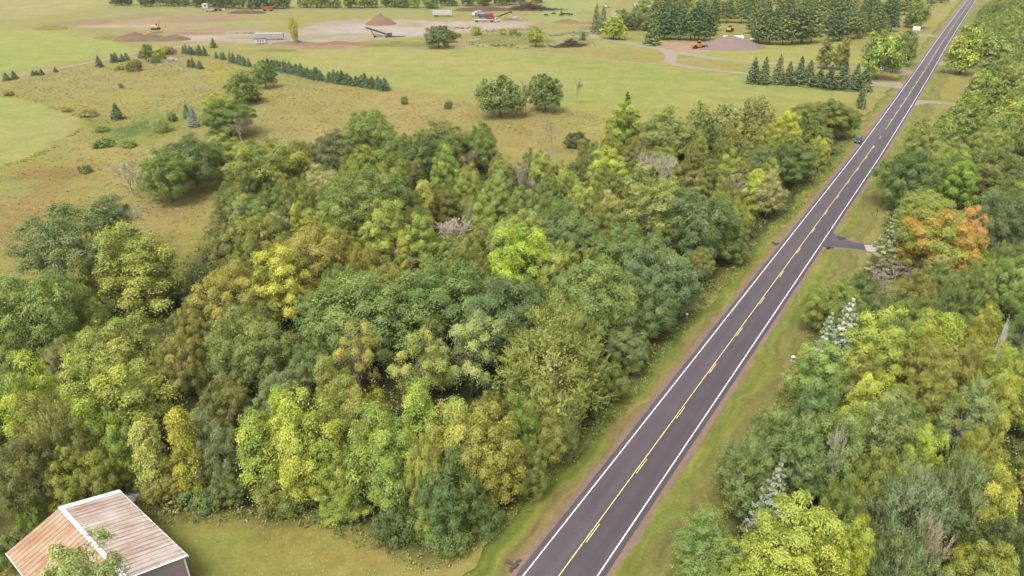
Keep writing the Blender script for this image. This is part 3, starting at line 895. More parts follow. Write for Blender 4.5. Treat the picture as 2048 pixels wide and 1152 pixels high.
LAWN_G = ground_poly(LAWN)
def tree(x, y, w, h, kind, col, label, accent=None, share=0, mark=None, group=None, bark=None):
    """crown top at photograph pixel (x, y), crown w pixels wide, h metres tall"""
    p = at(x, y + w * .04, h * .98)
    if group is None:
        nm = ROOT_NAME[kind]
        o_ = road_s(p)[1]
        far = y < 330
        group = {'bush': 'bushes of the meadow and pit', 'shrub': 'shrubs at the wood edges', 'spruce_tree': 'single spruces', 'dead_tree': 'leafless trees', 'bare_bush': 'bare thickets'}.get(nm) or ('trees right of the road' if o_ > 0 else 'single trees of the fields and farm' if y < 190 else 'trees of the left wood')
    wm = w / pxm(x, y, h * .6)
    s_, o_ = road_s(p)                     # nothing grows out over the mown verge
    need = LW + (3.6 if o_ < 0 else 4.6) + .42 * wm
    if abs(o_) < need and s_ < 420:
        x0, y0, dx, dy = road_at(s_)
        q = need if o_ > 0 else -need
        p = Vector((x0 + dy * q, y0 - dx * q, 0))
    while h > 1.6 and kind not in ('dead', 'brush') and poly_sd(np.array([p.x]), np.array([p.y]), LAWN_G)[0] > -.36 * wm and mark != 'tree before the barn' and y > 700:
        h *= .95; p = at(x, y + w * .04, h * .98)
    return plant(kind, p, wm, h, hexc(col), label, group, hexc(accent) if accent else None, share, mark=mark, bark=bark)

# ------------------------------------------------------------------ the trees one can tell apart
# crown top x, y and width in photograph pixels; height in metres; build; colour[/accent:share]; *short name used by neighbours' labels | label
LIST = '''
30 712 120 15 maple b9c743/9aae48:.4 *lime maple at the far left edge | bright lime maple at the left frame edge above the rusty barn
190 712 190 15 maple aeb04e/c2b95a:.3 *tall yellow green tree behind the barn | tall yellow green tree with a rounded head behind the rusty barn
80 785 180 14 willow 82793f/8f7f45:.4 *olive brown feathery tree | big olive brown feathery tree between lime maple and barn roof
22 880 130 12 oak 6f6a38/84693c:.3 - | dark olive brown tree behind the barn's left eave
160 800 62 12 sapling a9c244 - | narrow lime green sapling above the barn ridge
216 830 90 13 maple 85a046 - | mid green upright tree right of the narrow lime sapling
281 840 66 13 sapling c3bb62/d0c884:.4 *pale yellow sapling | narrow pale yellow sapling standing behind the barn's far corner
352 822 62 13 sapling bfa73a/ad9a3c:.4 *golden column tree | golden yellow columnar tree behind the lawn's left corner
418 822 110 12 oak 747a55/a9a88c:.3 *mottled grey green tree | mottled grey green tree with pale leaves by the golden column
140 890 130 10 oak 97933d/a9a044:.4 - | yellow olive tree leaning over the barn ridge
320 925 110 9 oak 98863a/a8833f:.4 - | golden brown bushy tree at the lawn's left corner
232 915 90 8 oak 8b8638/6f7136:.4 - | olive green low tree behind the barn's white gable trim
58 1020 66 5 shrub 6f9a45 - | small bright green bush left of the rusty roof
20 1060 90 5 shrub 5d6a3f - | dark grey green bush at the barn's left eave
400 948 140 6 shrub 56693c - *dark hedge bush | broad dark green hedge bush at the lawn edge near barn
300 942 84 5 shrub 77743a - | olive brown bush beside the white scrap behind the barn
500 826 84 12 sapling b2c64c/8fa94a:.35 *lime sapling pair | lime green sapling beside the bright yellow maple
603 785 145 15 maple c5c94f/b3bb4c:.35 *bright yellow maple | bright yellow green maple overlooking the middle of lawn edge
552 776 46 11 sapling aec346 - | small pointed lime tree behind the bright yellow maple
700 752 170 13 oak 97963f/a9a546:.4 *olive dome tree | rounded olive yellow tree behind the bright yellow maple
832 762 72 13 sapling b4cb58/a0ba4c:.4 *pale lime sapling | pale lime upright sapling behind the lawn edge maples
752 828 150 15 maple 8fae50/9db255:.4 *fresh green maple | fresh green upright maple in the middle of the lawn edge
612 900 120 9 sparse b3a545/c6b54e:.5 - | thin yellow leaved tree at the foot of the bright yellow maple
672 890 90 11 maple 93a445 - | yellow green tree between the bright and the fresh green maples
905 820 140 14 maple c0b556/ccbd66:.4 *pale gold maple | pale golden maple left of the roadside feathery giant
852 872 100 12 oak b0a94c/bfb159:.4 - | pale olive tree between fresh green and pale gold maples
900 905 150 13 oak 4c6a3d - *dark green oak on lawn corner | dense dark green oak on the lawn's right hand corner
985 812 130 14 maple a1913c/ad983f:.5 *golden olive tree | golden olive tree under the feathery giant beside the verge
1110 905 100 8 oak 7d7f3c/9b8f42:.3 - | olive leafy tree bordering the left verge near the bottom
555 925 120 7 shrub 75763d - | olive bush at lawn edge below the thin yellow tree
460 930 100 8 oak 66743c - | dark green small tree at lawn edge below lime sapling
590 962 110 5 shrub 6e7a3d - | green bush on the lawn edge under the yellow maple
690 968 120 7 maple 90a043 - | yellow green low tree hanging over the lawn edge
800 986 110 6 shrub 4b633a - *big dark bush on the lawn | dark green bush bulging onto the lawn left of the oak
880 1014 130 5 shrub 4f6b3b - | round dark green bush at the lawn's right hand corner
960 996 100 5 shrub 56723c - | mid green bush between dark oak and road verge
870 980 90 7 maple 8a9a42 - | yellow green tree in front of the dark lawn corner oak
912 800 66 10 sapling a8b955 - | small lime tree behind the pale gold maple
991 758 46 9 far_spruce 6b8a46 - | small pointed green cedar left of the feathery giant
1040 790 80 12 maple 86a349 - | bright green tree leaning out below the feathery giant
1124 616 245 17 willow 95954a/a09c55:.35 *feathery giant | giant feathery olive green tree beside the road verge
1085 740 150 10 willow 868a44/9a9444:.35 - | lower feathery olive tree in front of the feathery giant
1140 810 130 9 oak 908a3d/a18f40:.4 - | gold flecked olive tree at the giant's foot by the road
1195 850 80 8 willow 7a8650 - | drooping grey green small tree on the left verge
1215 720 90 7 oak 6c7d45 - | green tree behind the feathery giant along the road
940 622 130 14 sparse a3b06c/b8bb7c:.5 *pale gappy tree | pale green gappy tree with dark trunks left of giant
832 666 125 13 sparse b3b159/c3bd66:.4 *yellow gappy tree | yellow green gappy tree with a forked bare trunk
705 645 95 13 sparse c3a552/b98f48:.5 *orange gappy tree | orange gold half bare tree in the forest middle
715 540 235 15 oak 6f8a4a/86a055:.35 *broad green oak in the middle | very broad mid green oak in the forest middle
890 520 200 15 oak 5f7c42/76904c:.3 *dark broad oak | broad dark green oak right of the forest's middle oak
1000 545 200 15 oak 566f47/66805a:.35 *bluish dark oak | bluish dark green oak behind the pale gappy tree
550 494 120 14 maple cabf4b/bdb648:.35 *yellow crowned tree | bright yellow crowned tree above the ochre grove
450 530 140 12 oak ab9743/b58f42:.4 *ochre tree | ochre yellow tree on the left of the bright yellow crown
620 455 165 13 oak a3893f/ad8e45:.5 *big ochre brown tree | large ochre brown tree behind the bright yellow crown
510 425 120 12 oak 93883f/7f8440:.4 - | olive ochre tree at the meadow edge of the ochre grove
480 612 160 14 oak 7d8748/8f9450:.4 *green dome tree | green domed tree below the ochre grove
348 660 100 11 oak a78f4e/8f8345:.4 *tan tree | tan ochre tree left of the green dome tree
208 640 180 12 oak 9a9a4a/a8a552:.4 *yellow green dome | yellow green domed tree above the tall barn side trees
248 450 165 16 maple a3a048/b0a94e:.35 *tall yellow tree by the meadow | tall yellow green tree at the meadow edge on the left
140 408 215 15 oak 5f7044/6c7d4c:.3 *spreading dark oak | spreading dark oak with a visible forked trunk at the meadow
212 392 100 13 sparse 6b7a52/98977c:.35 - | half dead oak with pale bare branches behind spreading oak
146 520 52 12 sapling 8d8340/a3974a:.3 *pointed olive tree | pointed olive sapling before the spreading dark oak
92 545 84 12 aspen 7d7a52 - | thin grey brown birch right of the left edge oak
32 548 190 15 oak 6d8742/7d9548:.4 *left edge oak | big rich green oak at the left frame edge
180 596 54 9 sapling 96a348 - | small yellow green sapling between the edge oak and tall yellow tree
104 682 60 9 aspen 9c8a66 - | pinkish tan thin tree above the lime maple
356 566 80 5 sparse 6a6a58 - | grey twiggy small tree in the hollow right of tall yellow tree
372 610 66 9 oak a89145/9c8f49:.4 - | small ochre tree above the tan tree
560 738 110 9 oak 7f8a5c/9a8f78:.3 *vine clad tree | mottled grey green tree hung with vines below the dome
620 685 110 9 oak 56703f - | dark green low tree in the shade left of orange tree
548 420 66 11 aspen 9fa87a/b5bc98:.5 - | silvery leaved tree in the middle of the ochre grove
600 406 66 12 maple a3ae50 - | yellow green tree behind the ochre grove
490 392 76 11 maple a7b060/97a558:.4 - | pale lime tree at the meadow corner
662 402 90 12 maple 7f9a4a - | mid green tree right of the ochre grove's crest
765 402 95 14 maple a6b150/b5b957:.4 *lemon plume tree | lemon green plumed tree right of the vine dome
838 428 76 12 maple 9aa84c - | yellow green tree right of the lemon plume tree
804 462 34 9 sapling c0bb55 - | tiny yellow pointed sapling under the lemon plume tree
846 362 40 12 sapling c6bf66 *pale yellow ball tree | pale yellow small crowned tree right of the vine dome
735 340 170 16 oak 6d7f42/7d8a48:.4 *great vine dome | great dark olive domed tree in the middle of wood
745 292 120 15 oak 83903f - | yellowish domed tree rising behind the great vine dome
660 262 96 12 oak 6c7048/7f6f5c:.35 - | grey brown mottled oak on the meadow edge
736 220 116 13 oak 71863f/82933f:.4 *meadow edge oak | green oak standing highest on the meadow edge
640 330 80 11 aspen b0a377 - | pale tan thin tree below the mottled oak
880 240 130 14 oak 6d7840/7a8244:.4 *olive meadow oak | broad olive oak on the wood's meadow edge
960 246 80 13 oak 6f8a42 - | green oak right of the olive meadow oak
886 290 56 14 maple 93b04e/a3ba55:.4 *lime spire | bright lime spire shaped tree before the olive meadow oak
848 270 96 13 oak 596f3f - | dark green tree between vine dome and lime spire
800 268 76 12 oak 66783f - | dark tree behind the pale yellow ball tree
520 276 155 14 oak 8d8f3f/7a883f:.4 *yellow green oak at wood edge | yellow green oak at the wood's upper left edge
588 278 54 12 oak 8a7f38 - | olive brown tree right of the yellow green oak
372 264 120 14 oak 56693f/63764a:.3 *dark meadow oak | dense dark green oak out in the meadow
322 296 110 13 oak 6b8c42/7a9a48:.3 *green meadow oak | rich green oak leaning on the dark meadow oak
444 268 84 11 maple a3ac50 - | pale lime tree right of the dark meadow oak
448 194 112 12 oak 6c8440/7c9046:.3 *oak with dead limbs | green oak with dead grey limbs beside the blue spruce
432 186 60 10 maple a89f3c - | yellow topped tree behind the oak with dead limbs
552 376 90 9 oak 57703f - | dark green low tree under the yellow green oak
1036 418 116 13 oak b0b060/9aa856:.4 *pale crown behind vivid maple | pale yellow green crown behind the vivid lime maple
1040 452 150 15 maple 9cc03c/b0c850:.35 *vivid lime maple | vivid lime green maple right of the wood's centre
1112 478 90 13 oak bfc066/a3b052:.45 - | pale yellow lobed tree joined to the vivid lime maple
1142 402 150 14 oak 5b7444/6a824c:.3 *dark tree behind lime maple | dark green broad tree behind the pale lobed tree
1252 460 126 14 oak 6e8c4c/7f9a58:.3 - | green lobed tree right of the pale lobed tree
1195 520 170 16 oak 7d9450/90a560:.4 *round mid green tree | big round mid green tree above the feathery giant
1322 476 150 15 oak 66805c/788f6c:.35 *blue green roadside oak | blue green roadside oak below the tall pale poplar
1290 560 120 11 oak 66804e - | mid green tree hanging over the left verge
1310 332 135 18 aspen a5aa5c/b0ae60:.3 *tall pale poplar | tall airy pale green poplar rising above the wood
1396 380 150 15 oak 566c46/65794f:.3 *dark roadside oak | large dark green oak right of the tall pale poplar
1452 385 90 13 oak a2a23f/8f983f:.4 - | yellow olive tree right of the dark roadside oak
1470 440 90 9 oak 6b7f44 - | green bushy tree at the verge below yellow olive tree
1546 342 76 11 aspen b8a078 - | pinkish tan nearly bare tree by the road
1517 340 44 11 sapling b5c656 - | small lime sapling left of the pinkish tan tree
1556 282 110 12 oak 5b7040/6b7f46:.3 *dark roadside trio | dark green roadside oak left of the yellow tipped one
1610 280 100 11 oak 5f7843 - | dark green roadside oak before the yellow tipped tree
1655 276 50 9 maple c4b545/aaa642:.4 - | yellow tipped tree on the verge below the parked car
1500 320 80 11 oak 7d7844 - | olive brown tree between tall poplar and dark roadside oaks
1462 300 60 12 maple a3ad52 - | yellow green tree above the olive brown tree
1650 196 110 12 oak 7d8440/8c8f46:.35 *big roadside oak by hayfield | big olive oak at the hayfield corner beside the road
1702 205 76 11 oak 6c763d - | olive oak right of the big hayfield corner oak
1604 205 70 11 oak 848843 - | olive tree left of the big hayfield corner oak
1580 222 58 12 maple d8cc4a *bright yellow tree at hayfield | bright yellow tree below the hayfield corner oak
1552 240 60 11 oak a3a04a - | yellow green tree beside the bright yellow tree at the hayfield
1520 192 66 13 far_airy 7a8250 - | airy grey green elm at the hayfield edge
1452 205 66 12 far_airy 8f9a58 - | airy pale elm with leaning trunk at the hayfield edge
1402 198 56 12 far_airy 929a56 - | airy elm left of the pale leaning one
1336 212 120 16 aspen 8f9858/a0a162:.3 *airy hayfield poplar | wide airy poplar standing at the lower hayfield edge
1256 184 34 14 far_spruce 4f6a42 - | dark spruce tip poking out of the lime tree
1254 204 76 13 maple a0b24c/8fa648:.4 *lime tree with spruce tip | lime green tree with dark foot left of airy poplar
1218 292 80 12 maple c3c94e/d2d05a:.35 *bright yellow plume | bright yellow green plumed tree below the dark round bush
1154 264 50 4.5 shrub 4a5d3c *dark round bush | dark round bush alone on the meadow edge
1082 300 56 11 maple a8b653 - | lime sapling tree left of the dark round bush
1132 338 66 12 maple b9c353/a4b44e:.4 - | lime yellow tree below the dark round bush
1222 378 60 12 aspen bcae72 *tan birch | pale tan birch left of the tall pale poplar
930 345 56 12 maple 9aaa4e - | lime tree in the young stand right of lime spire
990 352 60 11 maple 98a75a - | pale green tree in the young stand's middle
1052 372 76 12 oak 7d9250 - | mid green tree in the young stand
1000 322 46 11 sapling 8c9a52 - | small green sapling at the meadow side of the young stand
960 392 76 12 maple 8fa54e - | yellow green tree above the fallen grey branches
1165 368 70 12 maple b5b658/c2bb66:.4 - | pale yellow tree left of the tan birch
1100 352 66 11 oak 6e8448 - | dark green tree in the young stand by the tan birch
1300 300 60 9 oak 8b9150 - | olive tree between airy poplar and tall pale poplar
760 526 120 11 oak a1853f/8f8040:.5 *ochre tree before dark oak | ochre brown tree between yellow crown and dark broad oak
720 486 66 11 oak 9a863f - | ochre tree below the lemon plume tree
900 470 80 8 oak 7d8a4a - | green low tree beside the fallen grey branches
1255 640 110 8 oak 6b7a4c/8b8a5c:.3 - | grey green bushy tree by the white utility post
1650 688 115 11 maple 79a04e/8cad58:.3 *green tree before blue spruces | fresh green tree in front of the two grey blue spruces
1664 626 76 12 spruce 9aa49e *shorter grey spruce | shorter grey blue spruce at the right verge trees
1706 598 98 14 spruce b0b8b4 *taller grey spruce | taller pale grey blue spruce at the right verge trees
1772 614 140 14 maple b4c052/d0d25e:.45 *bright yellow maple on the right | bright yellow green maple right of the grey spruces
1726 538 84 9 oak 5f7a44 - | dark green tree at the driveway clearing's near edge
1660 560 110 9 oak 7f9144 - | olive green tree on the verge above the grey spruces
1790 424 62 13 spruce 7f8560 *thin grey green conifer | thin grey green conifer beside the concrete slab
1852 538 90 11 oak 8a7c3f/9a873f:.4 - | olive brown tree below the orange maple
1905 428 160 13 oak 8f9c40/d4803f:.5 *orange maple | maple turning orange beside the gravel driveway
1956 416 62 13.5 maple e0785a *salmon topped tree | salmon red topped tree behind the orange maple
1872 384 130 13 oak a3a650/b5b45c:.4 *pale yellow green oak | pale yellow green oak behind the orange maple
1830 298 120 14 oak 55733c/66823f:.3 *dark oak by right verge | dark green oak at the right verge across from the car
1926 304 80 14 maple 84ae44/96ba4c:.4 *bright green maple | bright green maple right of the dark verge oak
1992 288 130 14 oak 68713f/7b7440:.4 - | olive oak right of the bright green maple
2024 376 110 15 oak 52684a - *blue green oak at right edge | dark blue green oak at the right frame edge
2036 508 90 12 oak 83a457 - | light green oak at the right frame edge below the driveway
1860 620 56 12 sapling c2c34a - | narrow yellow sapling above the golden thicket
1905 630 66 12 sapling aab84c - | yellow green sapling in the golden thicket
1846 648 70 12 maple 8aa84c - | green tree right of the bright yellow maple
1992 612 70 13 maple c4a93f/b0a446:.4 - | golden topped tree near the right frame edge
1870 672 120 12 oak 9a8c42/a8964a:.4 *golden thicket tree | olive gold tree in the thicket right of yellow maple
1940 680 110 12 oak 938541/a18c44:.4 - | olive gold tree right of the golden thicket tree
2018 690 90 13 maple a8b24a - | yellow green tree at the right frame edge
1752 752 110 13 maple c8cc58/a9b84e:.4 *yellow tipped aspen | yellow tipped tree rising among the grey green aspens
1800 790 120 14 aspen 7f8f60 - | grey green aspen with white stems right of yellow tipped tree
1690 815 130 14 aspen 6f8a52 *aspen with white fork | green aspen with a white forked stem
1560 810 120 12 aspen 668250 - | green aspen nearest the grey utility post
1500 875 120 11 aspen 6a8550 *verge aspen | green aspen leaning out over the right verge
1622 835 110 13 aspen 67824e - | green aspen behind the grey dead spruce
1640 758 110 12 aspen 5f7d4a - | dark green aspen below the green tree before the spruces
1564 918 88 12 spruce 868f8a *grey half dead spruce | grey half dead spruce among the right hand aspens
1524 1000 60 9 spruce 7d8560 - | dull green small spruce left of the bright yellow maple
1615 1003 190 14 maple a6b24a/d2c84c:.42 *big yellow maple at the bottom | big bright yellow maple at the bottom right
1716 1036 90 12 maple b5bc48 - | yellow green maple right of the big yellow bottom maple
1772 900 110 12 oak 8b9044 - *olive tree among aspens | olive round tree in the middle of the aspens
1850 930 170 14 willow 85967c/93a186:.4 *grey green willow | big grey green willowy tree with fallen pale limb
1945 905 130 14 willow 7a8d6a - | grey green tree right of the big willowy tree
2000 940 120 13 maple cdbb48/bdb048:.4 *golden maple at right edge | golden yellow maple at the right edge above the dark tree
2036 1040 110 11 oak 4f5f3c - | dark green tree in the lower right corner
1972 860 90 12 oak a59c48 - | golden olive tree near the right frame edge
1866 858 84 13 maple aebf4e - | lime green tree behind the grey green willow
1965 752 110 13 aspen 8a9a68 - | grey green feathery tree at the right frame edge
2022 742 80 13 maple b5b850 - | pale yellow tree right of the grey green feathery tree
1420 1030 150 10 aspen 6a8a48 - | green leafy tree nearest the road at the bottom
1466 1085 90 8 maple 9aa84a - | yellow green low tree at the bottom right of the road
1700 960 90 11 oak 7a8a48 - | green tree between grey dead spruce and olive tree
1830 1060 140 11 willow 74875c - | grey green drooping tree in front of the big willowy tree
1000 150 92 14 far_oak 5f7340/6d7f46:.3 *left twin oak | left one of the two round oaks in the hayfield
1092 148 74 13 far_oak 566d3c *right twin oak | right one of the two round oaks in the hayfield
480 140 70 12 far_oak 6d8446 *oak at the spruce row | round green oak at the start of the spruce row
524 120 50 11 far_oak 55763c - | darker green oak behind the oak at spruce row
496 178 60 4 far_bush 6a6650 - | greyish bush at the foot of the oak at spruce row
876 50 56 11.5 far_oak 4a5f3e *dark pine clump by the pit | dark round pine clump beside the gravel pit
900 58 28 7 far_oak 56693f - | smaller dark tree right of the pine clump by the pit
584 32 20 15 far_airy a5a850 *lone poplar in the pit | tall lone yellow green poplar in the gravel pit
1072 52 38 10.5 far_oak a8b03f/8a9a40:.5 *yellow topped tree by the mound | yellow topped round tree on the grassy mound
1230 30 48 13 far_maple b8be4c/c8c850:.4 *yellow tree at the lane bend | bright yellow tree at the farm lane bend
1308 40 34 13 far_spruce 5f7a4c *lone spruce by the yard | lone green spruce at the loader yard's left corner
1194 8 20 17 far_spruce 5d6f4a - | left one of two tall spruces by the farm lane
1208 12 22 15 far_spruce 64754e - | right one of two tall spruces by the farm lane
1660 74 34 14 far_maple 7f7a44/8a7f48:.4 - | left one of two round trees on the farm lawn
1692 76 32 14 far_maple 82783f - | right one of two round trees on the farm lawn
1774 60 74 20 far_oak 86a044/74903f:.4 *tall lawn tree by the sign | tall yellow green tree above the small white sign
1816 60 52 16 far_oak 6a7844 - | olive tree right of the tall lawn tree
1800 80 40 14 far_oak 5f743f - | drooping green tree at the roadside lawn
1845 -4 46 18 far_oak 66803f *roadside tree by far driveway | yellow green tree standing alone by the far driveway
1820 30 26 7 far_oak 8a9a56 - | small pale tree left of the white banner sign
1945 54 60 20 far_maple a3b04c/b8bc52:.4 *lone tree by right driveway | yellow green tree with bare trunk by the right driveway
1992 60 80 16 far_oak 8a9c56 *wide pale tree | wide pale green tree right of the driveway tree
2005 112 70 10 far_oak 6d8650 - | green tree before the wide pale tree
1975 138 56 10 far_maple a0b25a - | yellow green tree at the right lawn corner
1944 162 26 9 far_spruce 56704c - | dark spruce at the edge of the right lawn
1946 180 46 9 far_maple a3b652 - | lime tree beside the right lawn's dark spruce
228 206 28 5.5 far_spruce 4d6248 *lone dark spruce | lone dark green spruce in the goldenrod meadow
380 210 32 7 spruce 7d8d94 *blue spruce | blue grey spruce beside the oak with dead limbs
370 208 20 5 far_spruce 566a4c - | dark spruce behind the blue spruce
315 228 44 5.5 willow a9b580 *weeping willow | pale weeping willow by the wet hollow in the meadow
341 224 22 3 far_bush 6a7f48 - | small green bush right of the weeping willow
290 88 26 8 far_oak 5b7046 *dark tree by the farm track | dark green tree where the farm track bends
316 96 28 5 far_bush c0b63c/7f9a3c:.5 *yellow bush at the track | bright yellow and green bush by the farm track
334 92 26 4 far_bush 8a6f5c - | reddish purple bush beside the yellow bush
264 118 34 5 far_bush 7a8448 - | olive green bush below the four track spruces
240 124 34 3 far_bush 8f9444 - | low yellow green bush left of the olive bush
308 112 22 3 far_bush 55684a - | small dark bush below the yellow bush
424 76 16 5 far_spruce 5a7844 - | small green spruce alone at the pit edge
808 192 16 3 far_bush 66783f - | small round bush in the dry meadow
896 198 18 3.5 far_bush 5f713f - | small round bush left of the twin oaks
952 52 26 5 far_bush a0a250 *olive shrub in the pit rubble | olive yellow shrub beside the pale rubble
916 64 14 3 far_bush 5f7a46 - | dark green bush right of the pine clump
1004 56 18 4 far_bush 9aa84c - | yellow green bush on the pit mound
1026 54 18 4 far_bush 8f9f50 - | pale bush on top of the pit mound
1166 62 16 5 far_spruce 5f7a50 - | small green conifer beside the brush pile
1248 18 46 12 far_oak 5b6a40 - | dark tree behind the yellow tree at lane bend
240 166 10 2 far_bush 7a5a48 - | tiny reddish bush in the goldenrod meadow
14 180 22 2 far_bush 9a7a55 - | reddish brown bush at the left frame edge
175 218 40 2.2 far_bush 9a7458 - | reddish brown low thicket beside the left hayfield
130 212 24 1.8 far_bush 9a8058 - | small brownish thicket at the hayfield corner
205 278 50 1.8 far_bush 5d7540 - | low green bush by the wet hollow's left end
255 280 36 1.8 far_bush 6f8540 - | low green bush below the weeping willow
200 250 34 1.8 far_bush 647c40 - | low green bush on the upper rim of wet hollow
168 330 26 2 far_bush 6d7a4c - | small grey green bush alone in the dry meadow
'''
for ln in LIST.strip().split('\n'):
    a_, lab = [q.strip() for q in ln.split('|')]
    mk = None
    if '*' in a_:
        a_, mk = [q.strip() for q in a_.split('*')]
    p_ = a_.split()
    c_, ac, sh = p_[5], None, 0
    if '/' in c_:
        c_, r_ = c_.split('/'); ac, sh = r_.split(':'); sh = float(sh)
    x_, y_, w_, h_ = map(float, p_[:4])
    tree(x_, y_, w_, h_, p_[4], c_, lab, ac, sh, mk)

# dead trees and bare thickets
for x_, y_, w_, h_, kd, c_, lab in (
    (800, 316, 60, 11, 'dead', 'a58f80', 'leafless reddish grey tree on the great vine dome\'s right'),
    (935, 395, 40, 12, 'dead', 'a3937c', 'slim leafless grey tree above the fallen branches'),
    (905, 440, 100, 8, 'dead', 'b5a894', 'pale fallen looking dead tree left of the vivid maple'),
    (815, 495, 70, 5, 'brush', 'a39482', 'tangle of grey bare branches in the wood middle'),
    (870, 480, 70, 5, 'brush', '9d8f7c', 'brown bare thicket beside the pale dead tree'),
    (1104, 235, 26, 11, 'dead', 'a5967e', 'thin leafless tree at the meadow edge by the bush'),
    (1290, 300, 50, 12, 'dead', 'b0a594', 'bare pale branches left of the tall pale poplar tip'),
    (1330, 305, 40, 13, 'dead', 'c3bcb0', 'white dead snag behind the tall pale poplar'),
    (1480, 355, 50, 8, 'dead', 'a89a8a', 'grey dead stems right of the dark roadside oak'),
    (250, 320, 66, 9, 'dead', 'a59c86', 'bare grey tree left of the green meadow oak'),
    (268, 335, 50, 8, 'dead', 'a39a70', 'bare olive grey tree beside the green meadow oak'),
    (476, 232, 60, 8, 'dead', '9c9080', 'dead grey limbs leaning on the oak by blue spruce'),
    (1050, 165, 26, 12, 'dead', '74664e', 'dark half dead tree between the two hayfield oaks'),
    (1155, 154, 20, 10, 'dead', '9f9a72', 'thin leafless tree in the hayfield right of oaks'),
    (705, 690, 70, 9, 'dead', 'ab9570', 'bare tan trunk and limbs under the orange gappy tree'),
    (1800, 522, 100, 4, 'brush', '9a8d80', 'grey bare thicket in front of the gravel driveway'),
    (1850, 515, 80, 5, 'brush', '968a80', 'grey bare thicket under the orange maple'),
    (1780, 550, 70, 4, 'brush', '9c8f80', 'brownish bare thicket beside the dark clearing tree'),
    (1690, 860, 36, 13, 'dead', 'c9c0ae', 'white forked dead stem standing among the aspens'),
    (1880, 1040, 60, 12, 'dead', 'b5a384', 'pale broken limbs on the grey green willow'),
    (2022, 640, 14, 14, 'dead', 'dcd8d0', 'white dead birch pole near the right frame edge'),
    (230, 400, 60, 13, 'dead', 'b5b094', 'pale bare branches above the half dead oak'),
):
    tree(x_, y_, w_, h_, kd, c_, lab)

# ------------------------------------------------------------------ rows of small spruces, plantation, far treeline
def row(pts, n, h, w, kind, col, label, group, jit=.5, hs=None):
    """n trees along a ground line given in photograph pixels; label is a function of the running number"""
    P = [at(*p) for p in pts]
    L = [0]
    for a_, b_ in zip(P, P[1:]): L.append(L[-1] + (b_ - a_).length)
    for i in range(n):
        s = L[-1] * (i + .5) / n
        x = np.interp(s, L, [p.x for p in P]) + _rt.uniform(-jit, jit); y = np.interp(s, L, [p.y for p in P]) + _rt.uniform(-jit, jit)
        k = hs[i] / h if hs else _rt.uniform(.78, 1.18)
        plant(kind, (x, y), w * _rt.uniform(.85, 1.15), h * k, hexc(_rt.choice(col)), label(i, n), group)

ORD = ['first', 'second', 'third', 'fourth', 'fifth', 'sixth', 'seventh', 'eighth', 'ninth', 'tenth', 'eleventh', 'twelfth', 'thirteenth', 'fourteenth', 'fifteenth', 'sixteenth', 'seventeenth', 'eighteenth', 'nineteenth', 'twentieth']
def ordl(i): return ORD[i] if i < 20 else 'twenty-' + ORD[i - 20]
SP = ['4d6650', '546c52', '4a614a', '5c7258']
row([(536, 137), (600, 150), (645, 162)], 17, 4.6, 5.0, 'far_spruce', SP, lambda i, n: f'small dark spruce, {ordl(i)} from the round oak in the long row', 'small spruces in the hayfield corner rows')
row([(656, 164), (720, 172), (776, 181)], 14, 4.8, 5.0, 'far_spruce', SP, lambda i, n: f'small dark spruce, {ordl(n - 1 - i)} from the free end of the row', 'small spruces in the hayfield corner rows')
row([(364, 107), (412, 112)], 7, 4.6, 3.2, 'far_spruce', SP, lambda i, n: f'young spruce, {ordl(i)} in the clump right of the farm track bend', 'young spruces by the farm track')
row([(432, 116), (452, 120)], 4, 3.5, 3, 'far_spruce', ['6a7a50', '5c7048'], lambda i, n: f'young olive spruce, {ordl(i)} in the gap behind the track clump', 'young spruces by the farm track')
row([(458, 124), (502, 134)], 6, 4.6, 3.2, 'far_spruce', SP, lambda i, n: f'young spruce, {ordl(i)} of the bunch left of the round oak', 'young spruces by the farm track')
row([(374, 132), (388, 136), (406, 139)], 3, 4.4, 3.6, 'far_spruce', SP, lambda i, n: f'{ordl(i)} of three young spruces alone before the track clump', 'young spruces by the farm track')
row([(222, 126), (258, 121)], 4, 4.2, 3.4, 'far_spruce', SP, lambda i, n: f'{ordl(i)} of four spruces beside the farm track', 'young spruces by the farm track')
row([(196, 134), (200, 134)], 1, 5, 3.6, 'far_spruce', SP, lambda i, n: 'single spruce on the track left of the four spruces', 'young spruces by the farm track')
row([(66, 151), (86, 149)], 3, 2.6, 2.6, 'far_spruce', SP, lambda i, n: f'{ordl(i)} of three tiny spruces along the farm track', 'young spruces by the farm track')
row([(112, 144), (116, 144)], 1, 2.2, 2.4, 'far_spruce', SP, lambda i, n: 'tiny spruce between the three tiny ones and the single one', 'young spruces by the farm track')
row([(4, 162), (36, 157)], 2, 3.8, 3.4, 'far_spruce', SP, lambda i, n: f'{ordl(i)} spruce from the left frame edge on the track', 'young spruces by the farm track')
row([(280, 116), (284, 116)], 1, 4, 3.6, 'far_spruce', SP, lambda i, n: 'grey green young spruce left of the yellow bush', 'young spruces by the farm track')
row([(1494, 165), (1523, 168), (1548, 169), (1566, 169), (1586, 168), (1606, 172), (1634, 175), (1660, 178), (1688, 180), (1722, 183), (1742, 183)], 11, 11.5, 6.6, 'far_spruce', ['455a40', '4c6244', '536848'], lambda i, n: f'tall dark spruce, {ordl(i)} from the hayfield end of the lane row', 'tall spruces along the lane', jit=1.0, hs=[10.5, 11, 12, 9.5, 11.5, 10.5, 7.5, 9.5, 11.5, 10.5, 9.5])
row([(1730, 200), (1716, 222)], 3, 7, 3.6, 'far_spruce', ['55683f', '5f7044'], lambda i, n: f'thin dark cedar, {ordl(i)} from the lane row beside the verge', 'thin cedars by the verge', jit=1)
PINE = ['4c6443', '557048', '465d40']
